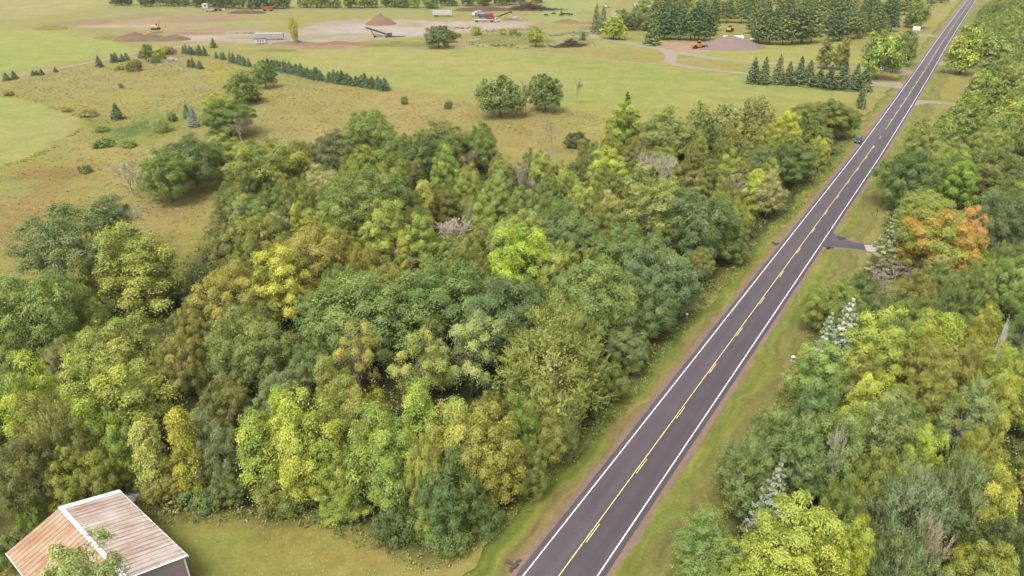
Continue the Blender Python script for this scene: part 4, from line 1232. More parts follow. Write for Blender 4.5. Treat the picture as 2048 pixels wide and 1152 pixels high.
row([(1312, 77), (1340, 78), (1370, 80), (1400, 81), (1428, 82)], 10, 18, 10, 'pine', ['4d6c40', '547444', '486640'], lambda i, n: f'dark pine, {ordl(i)} in the front row left of the gravel heap', 'pines in the plantation', jit=2)
row([(1500, 83), (1540, 89), (1580, 89), (1625, 84)], 8, 18, 10.5, 'pine', ['5c6b48', '65744c', '7d8a58'], lambda i, n: f'grey green pine, {ordl(i)} in the front row right of the heap', 'pines in the plantation', jit=2.5)
row([(1645, 82), (1690, 80), (1735, 74), (1780, 62)], 9, 15, 9, 'pine', ['506348', '5c6f50', '6f7d50'], lambda i, n: f'dark pine, {ordl(i)} along the farm lawn behind the round trees', 'pines in the plantation', jit=3)
row([(1255, 60), (1280, 60), (1310, 64)], 5, 13, 9, 'broad', ['6f8048', '5d7044', '849048'], lambda i, n: f'mixed green tree, {ordl(i)} right of the yellow lane bend tree', 'trees round the farmyard', jit=2)
row([(1290, 58), (1360, 64), (1430, 62)], 10, 17, 9.5, 'pine', PINE, lambda i, n: f'pine behind the front row left of the heap, {ordl(i)} from the lane', 'pines in the plantation', jit=3)
row([(1480, 66), (1560, 68), (1650, 66), (1740, 58), (1795, 44)], 16, 16, 9.5, 'pine', PINE + ['6a7a4c'], lambda i, n: f'pine behind the front row right of the clearing, {ordl(i)} from the clearing', 'pines in the plantation', jit=3)
row([(1300, 42), (1440, 46), (1600, 46), (1800, 28)], 26, 15.5, 10.5, 'pine', ['5c7048', '66784c', '748048'], lambda i, n: f'pine in the plantation\'s third row, {ordl(i)} from the farm lane', 'pines in the plantation', jit=4)
row([(1290, 26), (1440, 30), (1600, 28), (1810, 12)], 20, 14, 13, 'broad', ['6d7d44', '848c48', '5c7040', '9aa04c'], lambda i, n: f'broadleaf tree behind the plantation, {ordl(i)} from the farm lane', 'trees behind the plantation', jit=7)
row([(1290, 10), (1500, 12), (1830, -4)], 18, 14, 16, 'broad', ['5c6f40', '6f7d44', '7d8846'], lambda i, n: f'broadleaf tree in the last row behind plantation, {ordl(i)} from the farm lane', 'trees behind the plantation', jit=7)
row([(1862, 16), (1890, 4), (1905, -8)], 4, 11, 10, 'broad', ['5a7040', '66803f', '8a964a'], lambda i, n: f'roadside tree, {ordl(i)} beyond the far driveway', 'trees beyond the far driveway', jit=3)
TL = ['4d663a', '56703f', '445c3a', '607540', '52643f']
row([(385, 14), (420, 13), (470, 17), (520, 18), (575, 17)], 15, 13, 12, 'broad', TL, lambda i, n: f'tree in the far treeline, {ordl(i)} from the red machine\'s left end', 'far treeline behind the pit', jit=3)
row([(590, 15), (690, 16), (780, 14), (870, 16)], 18, 12, 11, 'broad', ['7d8c4c', '8f984f', '66804a', '9aa055', '55704a'], lambda i, n: f'loose tree in the far treeline, {ordl(i)} right of the tall oaks', 'far treeline behind the pit', jit=4)
row([(880, 12), (960, 11), (1040, 9), (1090, 2)], 14, 13, 11, 'broad', TL, lambda i, n: f'dark tree in the far treeline, {ordl(i)} behind the white trailer', 'far treeline behind the pit', jit=4)
row([(160, 3), (182, 3)], 2, 7, 8, 'broad', TL, lambda i, n: f'{ordl(i)} of two round trees alone in the far left pasture', 'trees in the far left pasture', jit=1)
row([(222, 9), (245, 11), (268, 11)], 4, 10, 10, 'broad', TL, lambda i, n: f'tree in the far left clump, {ordl(i)} from the pasture', 'trees in the far left pasture', jit=2)
row([(280, 13), (330, 12), (380, 13)], 6, 11, 10, 'broad', TL, lambda i, n: f'tree in the thin stretch of far treeline, {ordl(i)} from left', 'far treeline behind the pit', jit=2)
row([(360, 2), (600, 2), (880, 2)], 18, 15, 17, 'broad', TL, lambda i, n: f'back tree of the far treeline, {ordl(i)} from its left end', 'far treeline behind the pit', jit=5)

# ------------------------------------------------------------------ trees that fill the woods between them
def poly_fill(poly, step, rmin, kinds, cols, hs, ws, group, seed, keep=None, limit=999):
    P = np.array(ground_poly(poly)); rs = random.Random(seed)
    x0, y0, x1, y1 = P[:, 0].min(), P[:, 1].min(), P[:, 0].max(), P[:, 1].max()
    c = []
    y = y0
    while y < y1:
        x = x0
        while x < x1:
            c.append((x + rs.uniform(-.5, .5) * step, y + rs.uniform(-.5, .5) * step)); x += step
        y += step
    d = poly_sd(np.array([q[0] for q in c]), np.array([q[1] for q in c]), P)
    n = 0
    for (x, y), di in zip(c, d):
        px, py = to_px((x, y, 4))
        if di < rmin or not (-140 < px < 2190 and -60 < py < 1290): continue
        w = rs.uniform(*ws)
        if abs(road_s((x, y))[1]) < LW + 4.6 + w * .5: continue
        if px < 330 and py > 985 and x > -62: continue
        if 265 < px < 425 and py < 640: continue
        if (px > 1690 and px < 1850 and 470 < py < 590): continue
        if y < 75 and x < -20 and (x + 40) ** 2 + (y - 50) ** 2 < 14 ** 2: continue
        if any((t['x'] - x) ** 2 + (t['y'] - y) ** 2 < (max(2.2, .62 * t['r'] + .3 * w)) ** 2 for t in TREES): continue
        i = rs.randrange(len(cols)); cc = hexc(cols[i])
        k = kinds[rs.randrange(len(kinds))]
        if py > 250 and px < 1650 and rs.random() < .025: k, cc = 'dead', hexc(rs.choice(['a89c8a', '9c8f7e', 'b0a28c']))
        near = py > 300
        if not near: k = {'oak': 'far_oak', 'maple': 'far_maple', 'aspen': 'far_airy', 'sapling': 'far_maple', 'sparse': 'far_airy'}.get(k, k)
        plant(k, (x, y), w * (.6 if k in ('sapling', 'dead') else 1), rs.uniform(*hs), cc, None, group, desc=hexc_name(cc))
        n += 1
        if n >= limit: break

def hexc_name(c):
    import colorsys
    if c in [hexc(q) for q in ('a89c8a', '9c8f7e', 'b0a28c')]: return 'leafless grey'
    h, s, v = colorsys.rgb_to_hsv(*[q / 255 for q in c])
    h *= 360
    if s < .28: return 'grey green'
    if h < 46: return 'ochre'
    if h < 56: return 'golden olive' if v > .6 else 'olive brown'
    if h < 66: return 'yellow green' if v > .62 else 'olive'
    if h < 82: return 'lime green' if v > .62 else 'mid green'
    return 'dark green' if v < .48 else 'green'

WL = ['6b7a42', '7d8245', '5b6f40', '8f8a44', '9a9a4c', '66803f', '86784a', '54693e', 'a3a552', '7a7040']
poly_fill(FOREST_L, 6.0, 1.8, ['oak', 'oak', 'maple', 'sapling', 'oak', 'sparse'], WL, (6.5, 10.5), (5, 8.5), 'smaller trees filling the left wood', 5)
WN = ['66854c', '7d9050', '8f8a44', '5c7a46', '9aa04c', 'a39a48', '748a50', '869a4a', '6a7f55']
poly_fill(FOREST_N, 6.0, 1.6, ['aspen', 'oak', 'maple', 'sapling', 'aspen'], WN, (8, 12), (5, 8.5), 'smaller trees filling the near right wood', 6)
WF = ['74904e', '8a9f5a', '8f9c56', '7a8c50', '9aa860', '748a4a', '869a5c', '8a8a4c', '6a8050', 'a9b058']
poly_fill(FOREST_F, 10, 1.5, ['oak', 'maple', 'oak', 'aspen'], WF, (9, 13), (8, 11.5), 'trees of the far right wood', 8)

# trees that the finished view shows nothing of are left out again
DROP = set([-372493462,-368893456,-331593716,-280993373,-270093440,-259893399,-244493386,-233193925,-229393421,-220994000,-216493436,-212893416,-207394038,-191793410,-184493413,-166593410,-153993440,-145996361,-144093429,-133293409,-118593425,-110693377,-92693398,-92598999,-91298947,-89599060,-84499129,-84299061,-82193445,-77599135,-74699224,-72199266,-69993378,-65899383,-37698282,-32598327,-20698538,-15098744,9206327,17106404,22506499,23806576,36201415,43601392,53400868,55100464,60000548,74602029,75600804,76201867,85500924,88300999,93600988,93601088,98401123,114304631,120501454,121901363,127205086,130301579,136901582,141601789,145701740,148601900,150506143,157406172,158601964,160502064,173002115,174402216,179202400,180502178,181206125,181605595,188306175,189202466,191002515,191602626,202202667,203002530,209202647,209802722,217602992,222003076,223202797,228202901,230102970,232803126,234803236,235902957,240603048,242303373,246103230,246305731,246503108,248103428,252804993,253303569,254306452,256305756,257803252,259403375,259405894,259803535,261103672,262703475,263105435,263706456,264503342,267703827,268203692,269205525,271804156,272803584,275603442,277403657,278803536,279703776,280303878,281106492,281503989,284603603,286103749,287006574,287603906,290404031,295803823,296506086,297404133,300104229,301103975,302206121,304104068,305504823,305804176,306304308,307304645,309606561,314103962,314204409,314706087,315306659,316304254,316304496,321504162,325204614,325404533,325506746,327904470,328604290,330404787,333304340,336304504,338204934,341004690,342604592,342806756,345004487,349405085,349604789,352204609,353004983,357605143,357905298,358605006,358704707,359004789,359504895,361505483,361706817,365005351,366105050,366305186,367705292,367804828,368904756,369705012,374904891,375505260,377005486,377705588,379605001,380605362,381905207,383005688,383005851,383605055,383906633,386905414,391605999,391705082,391705350,392305157,392605601,392905913,393905805,397606180,398506045,398905735,399005473,401505815,402105207,402705968,402905288,404905453,405306295,405506940,405705909,405706086,409105309,411205797,412205689,413005960,413805582,416206419,416506230,416506352,420305552,420705803,420805468,421105680,421206199,422406005,425806469,426705725,429106543,430106412,431005977,431006201,433705705,433806669,434005866,435706102,437005772,438506319,438805981,439106517,439706425,440406224,444506294,447106729,447506592,447706494,447805783,447805863,447905933,449706088,452306646,452606144,454806460,454806805,454906562,456506043,458906114,459106265,460106702,465506564,465806303,467706205,468506807,471106508,472406863,472606632,476206984,478106664,479606211,479706746,479906385,480606576,481006884,484506786,485706491,487206306,487906965,488506671,488706868,489407098,491506573,493106409,495406761,498106586,502806981,504106839,507607111,509406695,512306895,512607205,514806835,517706956,518507159,519207076,519407291,519606755,524807108,525107203,529207352,529606992,532507265,536207048,537607178,539307359,542507495,548807259,556907357,557907584,563907493,566307601,567807671,573007504,578207663,581707750,589207750])
for i_, t_ in enumerate(TREES):
    if round(t_['x'] * 10) * 100000 + round(t_['y'] * 10) in DROP:
        for c_ in list(t_['o'].children): bpy.data.objects.remove(c_)
        bpy.data.objects.remove(t_['o']); t_['o'] = None
ALL_TREES = TREES
TREES = [t_ for t_ in TREES if t_['o']]

# labels for the filling trees: by look, by the nearest tree that has a name, or by the place along the road
NAMED = [t for t in TREES if t['mark']]
def rel(t, m):
    dx, dy = t['x'] - m['x'], t['y'] - m['y']
    if abs(dx) > abs(dy): return 'right of' if dx > 0 else 'left of'
    return 'behind' if dy > 0 else 'in front of'
KD = dict(oak='round tree', maple='upright tree', sapling='narrow sapling', sparse='thin tree', aspen='airy tree', far_oak='round tree', far_maple='upright tree', far_airy='airy tree', dead='bare tree')
def auto_labels():
    used = set(t['label'] for t in TREES if t['label'])
    todo = [t for t in TREES if not t['label']]
    marks = [(road_s(at(*p))[0], n) for p, n in (((1690, 490), 'asphalt driveway'), ((1720, 390), 'dashed line before the car'), ((1716, 284), 'parked car'), ((1800, 235), 'lone roadside verge'), ((1850, 204), 'lower right gravel driveway'), ((1800, 171), 'loader lane'), ((1880, 128), 'upper right gravel driveway'), ((1868, 71), 'far driveway'), ((1897, 30), 'farthest farm entrance'), ((1940, 0), 'top of the frame'))]
    lanes = {}
    for t in todo:
        s, o = road_s((t['x'], t['y']))
        t['s'], t['off'] = s, abs(o)
        if t['group'] and 'far right' in t['group']:
            n = min(marks, key=lambda m: abs(m[0] - s))[1]
            lanes.setdefault(n, []).append(t)
    for n, ts in lanes.items():
        ts.sort(key=lambda t: t['off'])
        for i, t in enumerate(ts):
            w = f"{ordl(i)} from the verge" if i < 28 else f"tree deep in the wood {i}"
            l = f"{t['desc']} {KD.get(t['kind'], 'tree')}, {w}, level with the {n}"
            used.add(l); t['label'] = l
    for t in todo:
        if not t['label']:
            sz = 'small' if t['h'] < 8 else 'medium' if t['h'] < 10.5 else 'tall'
            near = sorted(NAMED, key=lambda m: (m['x'] - t['x']) ** 2 + (m['y'] - t['y']) ** 2)[:8]
            c = [f"{sz} {t['desc']} {KD.get(t['kind'], 'tree')} {rel(t, m)} the {m['mark']}" for m in near]
            c += [f"{t['desc']} {KD.get(t['kind'], 'tree')} {rel(t, m)} the {m['mark']}, nearer its foot" for m in near]
            l = next((q for q in c if q not in used and len(q.split()) <= 16), c[0])
            used.add(l); t['label'] = l
        t['o']['label'] = t['label']
auto_labels()
print('TREES', len(TREES))

# ------------------------------------------------------------------ undergrowth, weeds, litter (nobody could count these)
def in_view(x, y, z=1.0, m=90):
    c, s = math.cos(CAM_T), math.sin(CAM_T)
    dn = CAM_H - z; dep = y * c + dn * s
    px, py = 1024 + CAM_F * x / dep, 576 + CAM_F * (dn * c - y * s) / dep
    return (px > -m) & (px < 2048 + m) & (py > -m) & (py < 1152 + m * 1.5) & (dep > 1)

def scatter(poly, step, rs, inside=0.0, outside=None):
    P = np.array(ground_poly(poly))
    x = np.arange(P[:, 0].min() - 3, P[:, 0].max() + 3, step); y = np.arange(P[:, 1].min() - 3, P[:, 1].max() + 3, step)
    X, Y = np.meshgrid(x, y); X, Y = X.ravel(), Y.ravel()
    X = X + (rs.rand(len(X)) - .5) * step; Y = Y + (rs.rand(len(Y)) - .5) * step
    v = in_view(X, Y); X, Y = X[v], Y[v]
    d = poly_sd(X, Y, P)
    k = (d > inside) if outside is None else ((d > inside) & (d < outside))
    return X[k], Y[k], d[k]

def clumps(name, X, Y, hgt, rad, nlf, leaf, cols, rs, label, upright=.3, asp=.5, dry=False):
    n = len(X)
    C = np.array([alb(hexc(c), K * 1.6) if dry else lalb(hexc(c)) for c in cols])
    ci = rs.randint(len(cols), size=n)
    li = np.repeat(np.arange(n), nlf); m = len(li)
    d = unit(rs.normal(size=(m, 3)) * np.array([1, 1, .8]) + np.array([0, 0, .35])); d[:, 2] = np.abs(d[:, 2])
    q = (.55 + .45 * rs.rand(m))[:, None]
    h, r = np.broadcast_to(hgt, n)[li], np.broadcast_to(rad, n)[li]
    lump = 1 + .35 * np.sin(np.arctan2(d[:, 1], d[:, 0]) * 3 + li * 1.7)
    p = np.stack([X[li] + d[:, 0] * r * q[:, 0] * lump, Y[li] + d[:, 1] * r * q[:, 0] * lump, .03 + d[:, 2] * h * q[:, 0]], 1)
    nr = unit(d * .5 + np.array([0, 0, upright]) + rs.normal(size=(m, 3)) * .5)
    v, f = leaf_quads(p, nr, leaf * (.6 + .8 * rs.rand(m)), asp, rs)
    v[:, 2] = np.maximum(v[:, 2], .012)
    lob = rs.rand(n)
    tt = np.stack([lob[li], rs.rand(m), d[:, 2], np.ones(m)], 1)
    cc = np.c_[C[ci][li] * (.85 + .3 * rs.rand(n)[li])[:, None], np.ones(m)]
    o = link(name, np_mesh(name, v, f, M_UNDER, {'tint': np.repeat(tt, 4, 0), 'col': np.repeat(cc, 4, 0)}))
    return props(o, label, kind='stuff')

_r = RS(77)
UG = ['4f6238', '5b6b3c', '69703a', '46593a', '757340', '56683a', '7d7340']
X_, Y_, D_ = scatter(FOREST_L, 3.0, _r, .2)
clumps('undergrowth', X_, Y_, .8 + 1.5 * _r.rand(len(X_)), .9 + .8 * _r.rand(len(X_)), 75, .2, UG, _r, 'dark leafy undergrowth on the floor of the left wood')
X_, Y_, D_ = scatter(FOREST_N, 3.0, _r, .2)
clumps('undergrowth', X_, Y_, .8 + 1.5 * _r.rand(len(X_)), .9 + .8 * _r.rand(len(X_)), 75, .2, UG, _r, 'dark leafy undergrowth below the near right trees')
X_, Y_, D_ = scatter(FOREST_F, 5.0, _r, .2)
clumps('undergrowth', X_, Y_, .9 + 1.5 * _r.rand(len(X_)), 1.4 + 1.0 * _r.rand(len(X_)), 45, .36, UG, _r, 'dark leafy undergrowth of the far right wood')
for P_, tx in ((FOREST_L, 'left'), (FOREST_N, 'near right'), (FOREST_F, 'far right')):
    X_, Y_, D_ = scatter(P_, .95, _r, -1.6, .8)
    rx = np.array([road_s((a, b))[1] if False else 0 for a, b in ()])
    clumps('edge_weeds', X_, Y_, .2 + .6 * _r.rand(len(X_)) * np.clip(1 + D_ * .4, .2, 1), .3 + .35 * _r.rand(len(X_)), 16, .13, ['66783c', '7d8a40', '8f8f45', '6a6f3a', '9a8a4a'], _r, f'low weeds fringing the edge of the {tx} wood')
# rough meadow: goldenrod, dry stalks, sedge
MEADOW = [(-60, 345), (90, 305), (145, 270), (180, 242), (130, 224), (60, 200), (-60, 190), (-60, 172), (90, 145), (280, 106), (350, 96), (440, 112), (640, 162), (780, 184), (960, 206), (1130, 218), (1230, 240), (1210, 318), (1060, 350), (1000, 330), (740, 318), (640, 352), (440, 425), (350, 560), (320, 650), (200, 590), (60, 590), (-60, 640)]
X_, Y_, D_ = scatter(MEADOW, 1.5, _r, .3)
_k = _r.rand(len(X_)) < np.clip(.45 + .9 * fbm(X_, Y_, 12, 4), .05, 1)
X_, Y_ = X_[_k], Y_[_k]
clumps('meadow_weeds', X_, Y_, .10 + .22 * _r.rand(len(X_)) ** 2, .3 + .5 * _r.rand(len(X_)), 7, .22, ['a59a58', 'b09f62', 'a08f58', '969a56', 'ada058', '9a8a58'], _r, 'dry stalks, sedge and goldenrod of the rough meadow', upright=1.2, dry=True)
# coarse strips round the hayfields
X_, Y_, D_ = scatter([(60, 203), (130, 226), (176, 243), (140, 268), (80, 303), (-20, 343), (-20, 349), (86, 309), (150, 272), (190, 243), (140, 220), (66, 199)], .7, _r, 0)
_k = _r.rand(len(X_)) < np.clip(.35 + fbm(X_, Y_, 6, 9), 0, 1); X_, Y_ = X_[_k], Y_[_k]
clumps('field_edge_weeds', X_, Y_, .1 + .4 * _r.rand(len(X_)) ** 2, .35 + .4 * _r.rand(len(X_)), 9, .2, ['b0a848', 'a39a50', '8a8a45', 'b8ae55'], _r, 'yellow weeds along the edge of the left hayfield', upright=1.0, dry=True)
X_, Y_, D_ = scatter([(950, 76), (1080, 62), (1180, 64), (1170, 84), (1060, 98), (940, 92)], 1.6, _r, 0)
_k = _r.rand(len(X_)) < np.clip(.3 + fbm(X_, Y_, 14, 19), 0, 1); X_, Y_ = X_[_k], Y_[_k]
clumps('mound_weeds', X_, Y_, .15 + .6 * _r.rand(len(X_)), .7 + .7 * _r.rand(len(X_)), 10, .5, ['8a9454', '7d8a4c', '9c9a58', '6f8048'], _r, 'tall weeds on the grassy mound by the gravel pit', upright=1.0, dry=True)
# fallen leaves on the near lawn
X_, Y_, D_ = scatter(LAWN, .55, _r, .2)
_k = _r.rand(len(X_)) < .16; X_, Y_ = X_[_k], Y_[_k]
_p = np.stack([X_, Y_, np.full_like(X_, .02)], 1)
_v, _f = leaf_quads(_p, unit(np.tile([0, 0, 1.0], (len(_p), 1)) + _r.normal(size=(len(_p), 3)) * .15), .05 + .05 * _r.rand(len(_p)), .7, _r)
_c = np.array([alb(hexc(c), .5) for c in ('cdbf7a', 'c2a455', 'd6d0a0')])[_r.randint(3, size=len(_p))]
_o = link('fallen_leaves', np_mesh('fallen_leaves', _v, _f, M_UNDER, {'tint': np.repeat(np.c_[_r.rand(len(_p), 3), np.ones(len(_p))], 4, 0), 'col': np.repeat(np.c_[_c, np.ones(len(_p))], 4, 0)}))
props(_o, 'pale fallen leaves strewn over the lawn', kind='stuff')

# ------------------------------------------------------------------ heaps
M_DIRT = earth_material('brown_dirt', attr=False, rgb=(150, 126, 102), var=.2, bump=.8, scale=2)
M_GREY = earth_material('grey_gravel', attr=False, rgb=(162, 140, 132), var=.09, bump=.3, scale=3)
M_SAND = earth_material('red_sand', attr=False, rgb=(160, 130, 108), var=.12, bump=.4, scale=2)
M_STONE = earth_material('pale_rubble', attr=False, rgb=(206, 190, 174), var=.2, bump=.6, scale=3)
M_SPOIL = earth_material('grassed_spoil', attr=False, rgb=(150, 146, 86), var=.25, bump=.8, scale=1.5)
M_WOODH = earth_material('weathered_brush', attr=False, rgb=(122, 98, 88), var=.25, bump=.6, scale=3)

def heap(name, label, cat, px, py, wm, dm, h, m, seed=0, power=1.0, rough=.18, peaks=1, rz=0, group=None):
    rs = RS(seed)
    n = 44
    u = np.linspace(-1, 1, n); U, V = np.meshgrid(u, u)
    R = np.zeros_like(U)
    if peaks == 1:
        q = np.hypot(U, V); R = np.clip(1 - q, 0, 1) ** power
    else:
        for i in range(peaks):
            cx, cy, k = rs.uniform(-.5, .5), rs.uniform(-.25, .25), rs.uniform(.55, 1)
            q = np.hypot((U - cx) * 1.7, (V - cy) * 1.35)
            R = np.maximum(R, k * np.clip(1 - q, 0, 1) ** power)
    nz = fbm((U + 5) * 10, (V + 5) * 10, 4, seed, 4)
    Z = R * h * (1 + rough * 2 * nz) + rough * .35 * h * nz * (R > 0)
    Z = np.where(R <= 0.002, -.25, np.maximum(Z, 0.0))
    X = U * wm / 2; Y = V * dm / 2
    i = (np.arange(n - 1)[:, None] * n + np.arange(n - 1)[None, :]).ravel()
    o = link(name, np_mesh(name, np.stack([X.ravel(), Y.ravel(), Z.ravel()], 1), np.stack([i, i + 1, i + 1 + n, i + n], 1), m, smooth=True))
    p = at(px, py); o.location = (p.x, p.y, 0); o.rotation_euler = (0, 0, rz)
    return props(o, label, cat, group)

heap('gravel_heap', 'big smooth heap of grey gravel beside the orange loader', 'gravel heap', 1458, 93, 40, 30, 6.2, M_GREY, 3, 1.0, .05)
heap('gravel_heap', 'low grey shoulder of gravel left of the big heap', 'gravel heap', 1426, 96, 22, 18, 2.2, M_GREY, 4, 1.0, .08)
heap('sand_heap', 'steep cone of reddish sand in the gravel pit', 'sand heap', 762, 48, 22, 20, 6.0, M_SAND, 5, 1.0, .16)
heap('dirt_heap', 'dark dirt heap under the yellow excavator', 'dirt heap', 308, 79, 44, 20, 4.6, M_DIRT, 6, .8, .3, 4)
heap('spoil_mound', 'grass grown spoil mound in front of the excavator heap', 'mound', 262, 77, 44, 16, 2.0, M_SPOIL, 7, .8, .3, 4)
heap('spoil_mound', 'dark earth mound at the hayfield\'s upper corner', 'mound', 95, 58, 26, 12, 2.4, M_SPOIL, 8, .8, .3, 3)
heap('spoil_mound', 'weedy bank between the conveyor and the pine clump', 'mound', 800, 90, 48, 16, 2.0, M_SPOIL, 9, .8, .3, 5)
heap('spoil_mound', 'weedy mound right of the pine clump below the rubble', 'mound', 1030, 82, 56, 26, 3.4, M_SPOIL, 10, .8, .25, 5)
heap('dirt_heap', 'low reddish bank at the hayfield\'s upper left', 'dirt heap', 650, 88, 60, 12, 1.6, M_SAND, 11, .8, .4, 5)
heap('dirt_heap', 'thin dark earth bank far off before the treeline', 'dirt heap', 492, 26, 34, 14, 2.0, M_WOODH, 12, .8, .3, 3)
heap('dirt_heap', 'long dark earth bank behind the white trailer', 'dirt heap', 945, 21, 66, 16, 3.0, M_WOODH, 13, .7, .2, 4)
heap('dirt_heap', 'grey and reddish earth heap left of the two farm lane spruces', 'dirt heap', 1150, 46, 40, 14, 2.6, M_SAND, 15, .8, .35, 4)
heap('dirt_heap', 'reddish earth heap below the two farm lane spruces', 'dirt heap', 1186, 57, 20, 8, 1.4, M_SAND, 16, .8, .35, 3)
heap('spoil_mound', 'brushy bank at the top left of the hayfield', 'mound', 560, 102, 26, 9, 1.4, M_SPOIL, 17, .8, .4, 4)

def rubble(label, px, py, wm, dm, n, r, m, seed, name='rubble_heap', cat='rubble'):
    rs = random.Random(seed); mb = MB()
    for _ in range(n):
        q = max(abs(rs.gauss(0, .4)), .02)
        a = rs.random() * 6.28
        x, y = math.cos(a) * q * wm / 2, math.sin(a) * q * dm / 2
        s = r * rs.uniform(.5, 1.4)
        mb.box((x, y, max(.1, s * .3 + .9 * r * max(0, 1 - 1.6 * q))), (s * 1.4, s, s * .8), rs.random() * 3, rs.uniform(-.5, .5), rs.uniform(-.5, .5), rs.uniform(.5, .9))
    t = thing(name, label, cat, at(px, py))
    props(mb.build('stones' if m is M_STONE else 'sheets', m, t), kind='stuff')
    return t
rubble('heap of pale broken concrete on the pit floor', 928, 56, 26, 14, 160, 1.0, M_STONE, 1)
rubble('strip of pale rubble on top of the grassy mound', 985, 62, 30, 10, 130, .9, M_STONE, 2)
rubble('pale rubble spilling down left of the yellow topped tree', 1052, 58, 24, 16, 150, .9, M_STONE, 3)
rubble('whitish stone heap right of the flatbed truck', 1030, 38, 20, 8, 110, 1.0, M_STONE, 4)
rubble('low row of tan boulders at the hayfield edge', 952, 84, 20, 4, 40, 1.0, M_STONE, 5)
rubble('line of pale stones behind the long white trailer', 505, 67, 44, 4, 60, .7, M_STONE, 6)
rubble('loose pale stones by the bend of the farm track', 338, 97, 14, 8, 40, .7, M_STONE, 7)
rubble('silvery scrap sheets lying beside the purple bush', 344, 122, 11, 4, 22, 1.0, mat('scrap_metal', (200, 196, 196), .5), 8, 'scrap_heap', 'scrap')
rubble('low stone row beside the gravel driveway under the trees', 1962, 131, 8, 2, 26, .5, M_STONE, 9)

def brush_pile(label, px, py, wm, dm, h, n, seed, col=(118, 96, 86), rz=0):
    rs = random.Random(seed); mb = MB()
    for _ in range(n):
        q = rs.gauss(0, .33); a = rs.gauss(0, .3)
        top = h * max(.15, 1 - abs(q) * 1.5 - abs(a))
        c = Vector((q * wm / 2, a * dm / 2, top * rs.uniform(.2, 1)))
        d = Vector((rs.uniform(-1, 1), rs.uniform(-.7, .7), rs.uniform(-.25, .35))).normalized() * rs.uniform(1.2, 3)
        e = c + d; e.z = max(e.z, .05); s = c - d; s.z = max(s.z, .05)
        mb.tube([s, c, e], [.06, .14, .05], 4, False)
    t = thing('brush_pile', label, 'brush pile', at(px, py), rz)
    props(mb.build('branches', mat('brushwood', col, .9, .3, 2), t), kind='stuff')
    return t
brush_pile('long pile of dead branches beside the farm lane', 1140, 93, 24, 9, 4.5, 420, 1, rz=.35)
brush_pile('huge dark pile of logs and branches in the far pasture', 1058, 20, 66, 20, 6, 700, 2, (104, 84, 82))
brush_pile('small reddish brush pile behind the purple bush', 338, 104, 7, 4, 2, 120, 3, (150, 120, 112))

# ------------------------------------------------------------------ barn
M_RIBW = mat('faded_white_roofing', (226, 212, 204), .55, .07, .8)
M_WHITE = mat('white_trim', (245, 245, 246), .5, .03, 2, raw=(.55, .55, .56))
M_MAUVE = mat('faded_red_siding', (238, 196, 204), .8, .08, 1.5)
M_DARK = mat('dark_void', (40, 38, 38), .6, .1, 3)

HE, HR = 4.2, 6.05
_A, _Rr, _Ll, _Nn = at(122, 1013, HR), at(243, 986, HE), at(8, 1100, HE), at(382, 1119, HE)
ydir = (_Nn - _Rr); ydir.z = 0; BL = ydir.length; ydir.normalize()
half = .5 * (Vector((_Rr.x, _Rr.y, 0)) - Vector((_Ll.x, _Ll.y, 0))).length
ctr = .5 * (Vector((_Rr.x, _Rr.y, 0)) + Vector((_Ll.x, _Ll.y, 0)))     # under the far end of the ridge
# barn frame: +x to the right eave, +y towards the camera end
rz_b = math.atan2(ydir.y, ydir.x) - math.pi / 2
xloc = Vector((math.cos(rz_b), math.sin(rz_b), 0))
flip = 1 if xloc.dot(Vector((_Rr.x, _Rr.y, 0)) - ctr) > 0 else -1
RIB_P = BL / int(BL / .62)
def rusty_roof(name, base, rust, amount, seed):
    m = bpy.data.materials.new(name); m.use_nodes = True
    t = m.node_tree; b = t.nodes['Principled BSDF']
    b.inputs['Roughness'].default_value = .6; b.inputs['Specular IOR Level'].default_value = .35
    tc = nd(t, 'ShaderNodeTexCoord')
    def noise(sc, loc, det=6):
        mp = nd(t, 'ShaderNodeMapping'); mp.inputs['Scale'].default_value = sc; mp.inputs['Location'].default_value = loc
        t.links.new(tc.outputs['Object'], mp.inputs[0])
        n = nd(t, 'ShaderNodeTexNoise'); n.inputs['Scale'].default_value = 1; n.inputs['Detail'].default_value = det; n.inputs['Roughness'].default_value = .65
        t.links.new(mp.outputs[0], n.inputs['Vector']); return n.outputs['Fac']
    # object x runs down the slope, y along the ridge: rust runs down the ribs
    a = noise((.22, 3.2, 1), (seed, 0, 0)); c = noise((.35, .35, 1), (seed, 7, 0)); f_ = noise((3, 6, 1), (0, seed, 0))
    f = mathn(t, 'ADD', mathn(t, 'MULTIPLY', a, .9), mathn(t, 'MULTIPLY', c, .9))
    f = mathn(t, 'ADD', f, mathn(t, 'MULTIPLY', f_, .3))
    # overlaps between the sheets rust first: one thin streak per rib
    so = nd(t, 'ShaderNodeSeparateXYZ'); t.links.new(tc.outputs['Object'], so.inputs[0])
    fr = mathn(t, 'FRACT', mathn(t, 'DIVIDE', so.outputs[1], RIB_P))
    st = mathn(t, 'SUBTRACT', 1.0, mathn(t, 'MULTIPLY', mathn(t, 'ABSOLUTE', mathn(t, 'SUBTRACT', fr, .84)), 7.0), clamp=True)
    f = mathn(t, 'ADD', f, mathn(t, 'MULTIPLY', st, .42))
    f = mathn(t, 'MULTIPLY', mathn(t, 'SUBTRACT', f, 1.05 - amount * .5), 2.6, clamp=True)
    r = mixc(t, f_, alb(rust) + (1,), tuple(x * .78 for x in alb(rust)) + (1,))
    t.links.new(mixc(t, f, alb(base) + (1,), r), b.inputs['Base Color'])
    return m
M_ROOF_R = rusty_roof('pale_rust_streaked_steel', (254, 240, 228), (206, 160, 128), .26, 3)
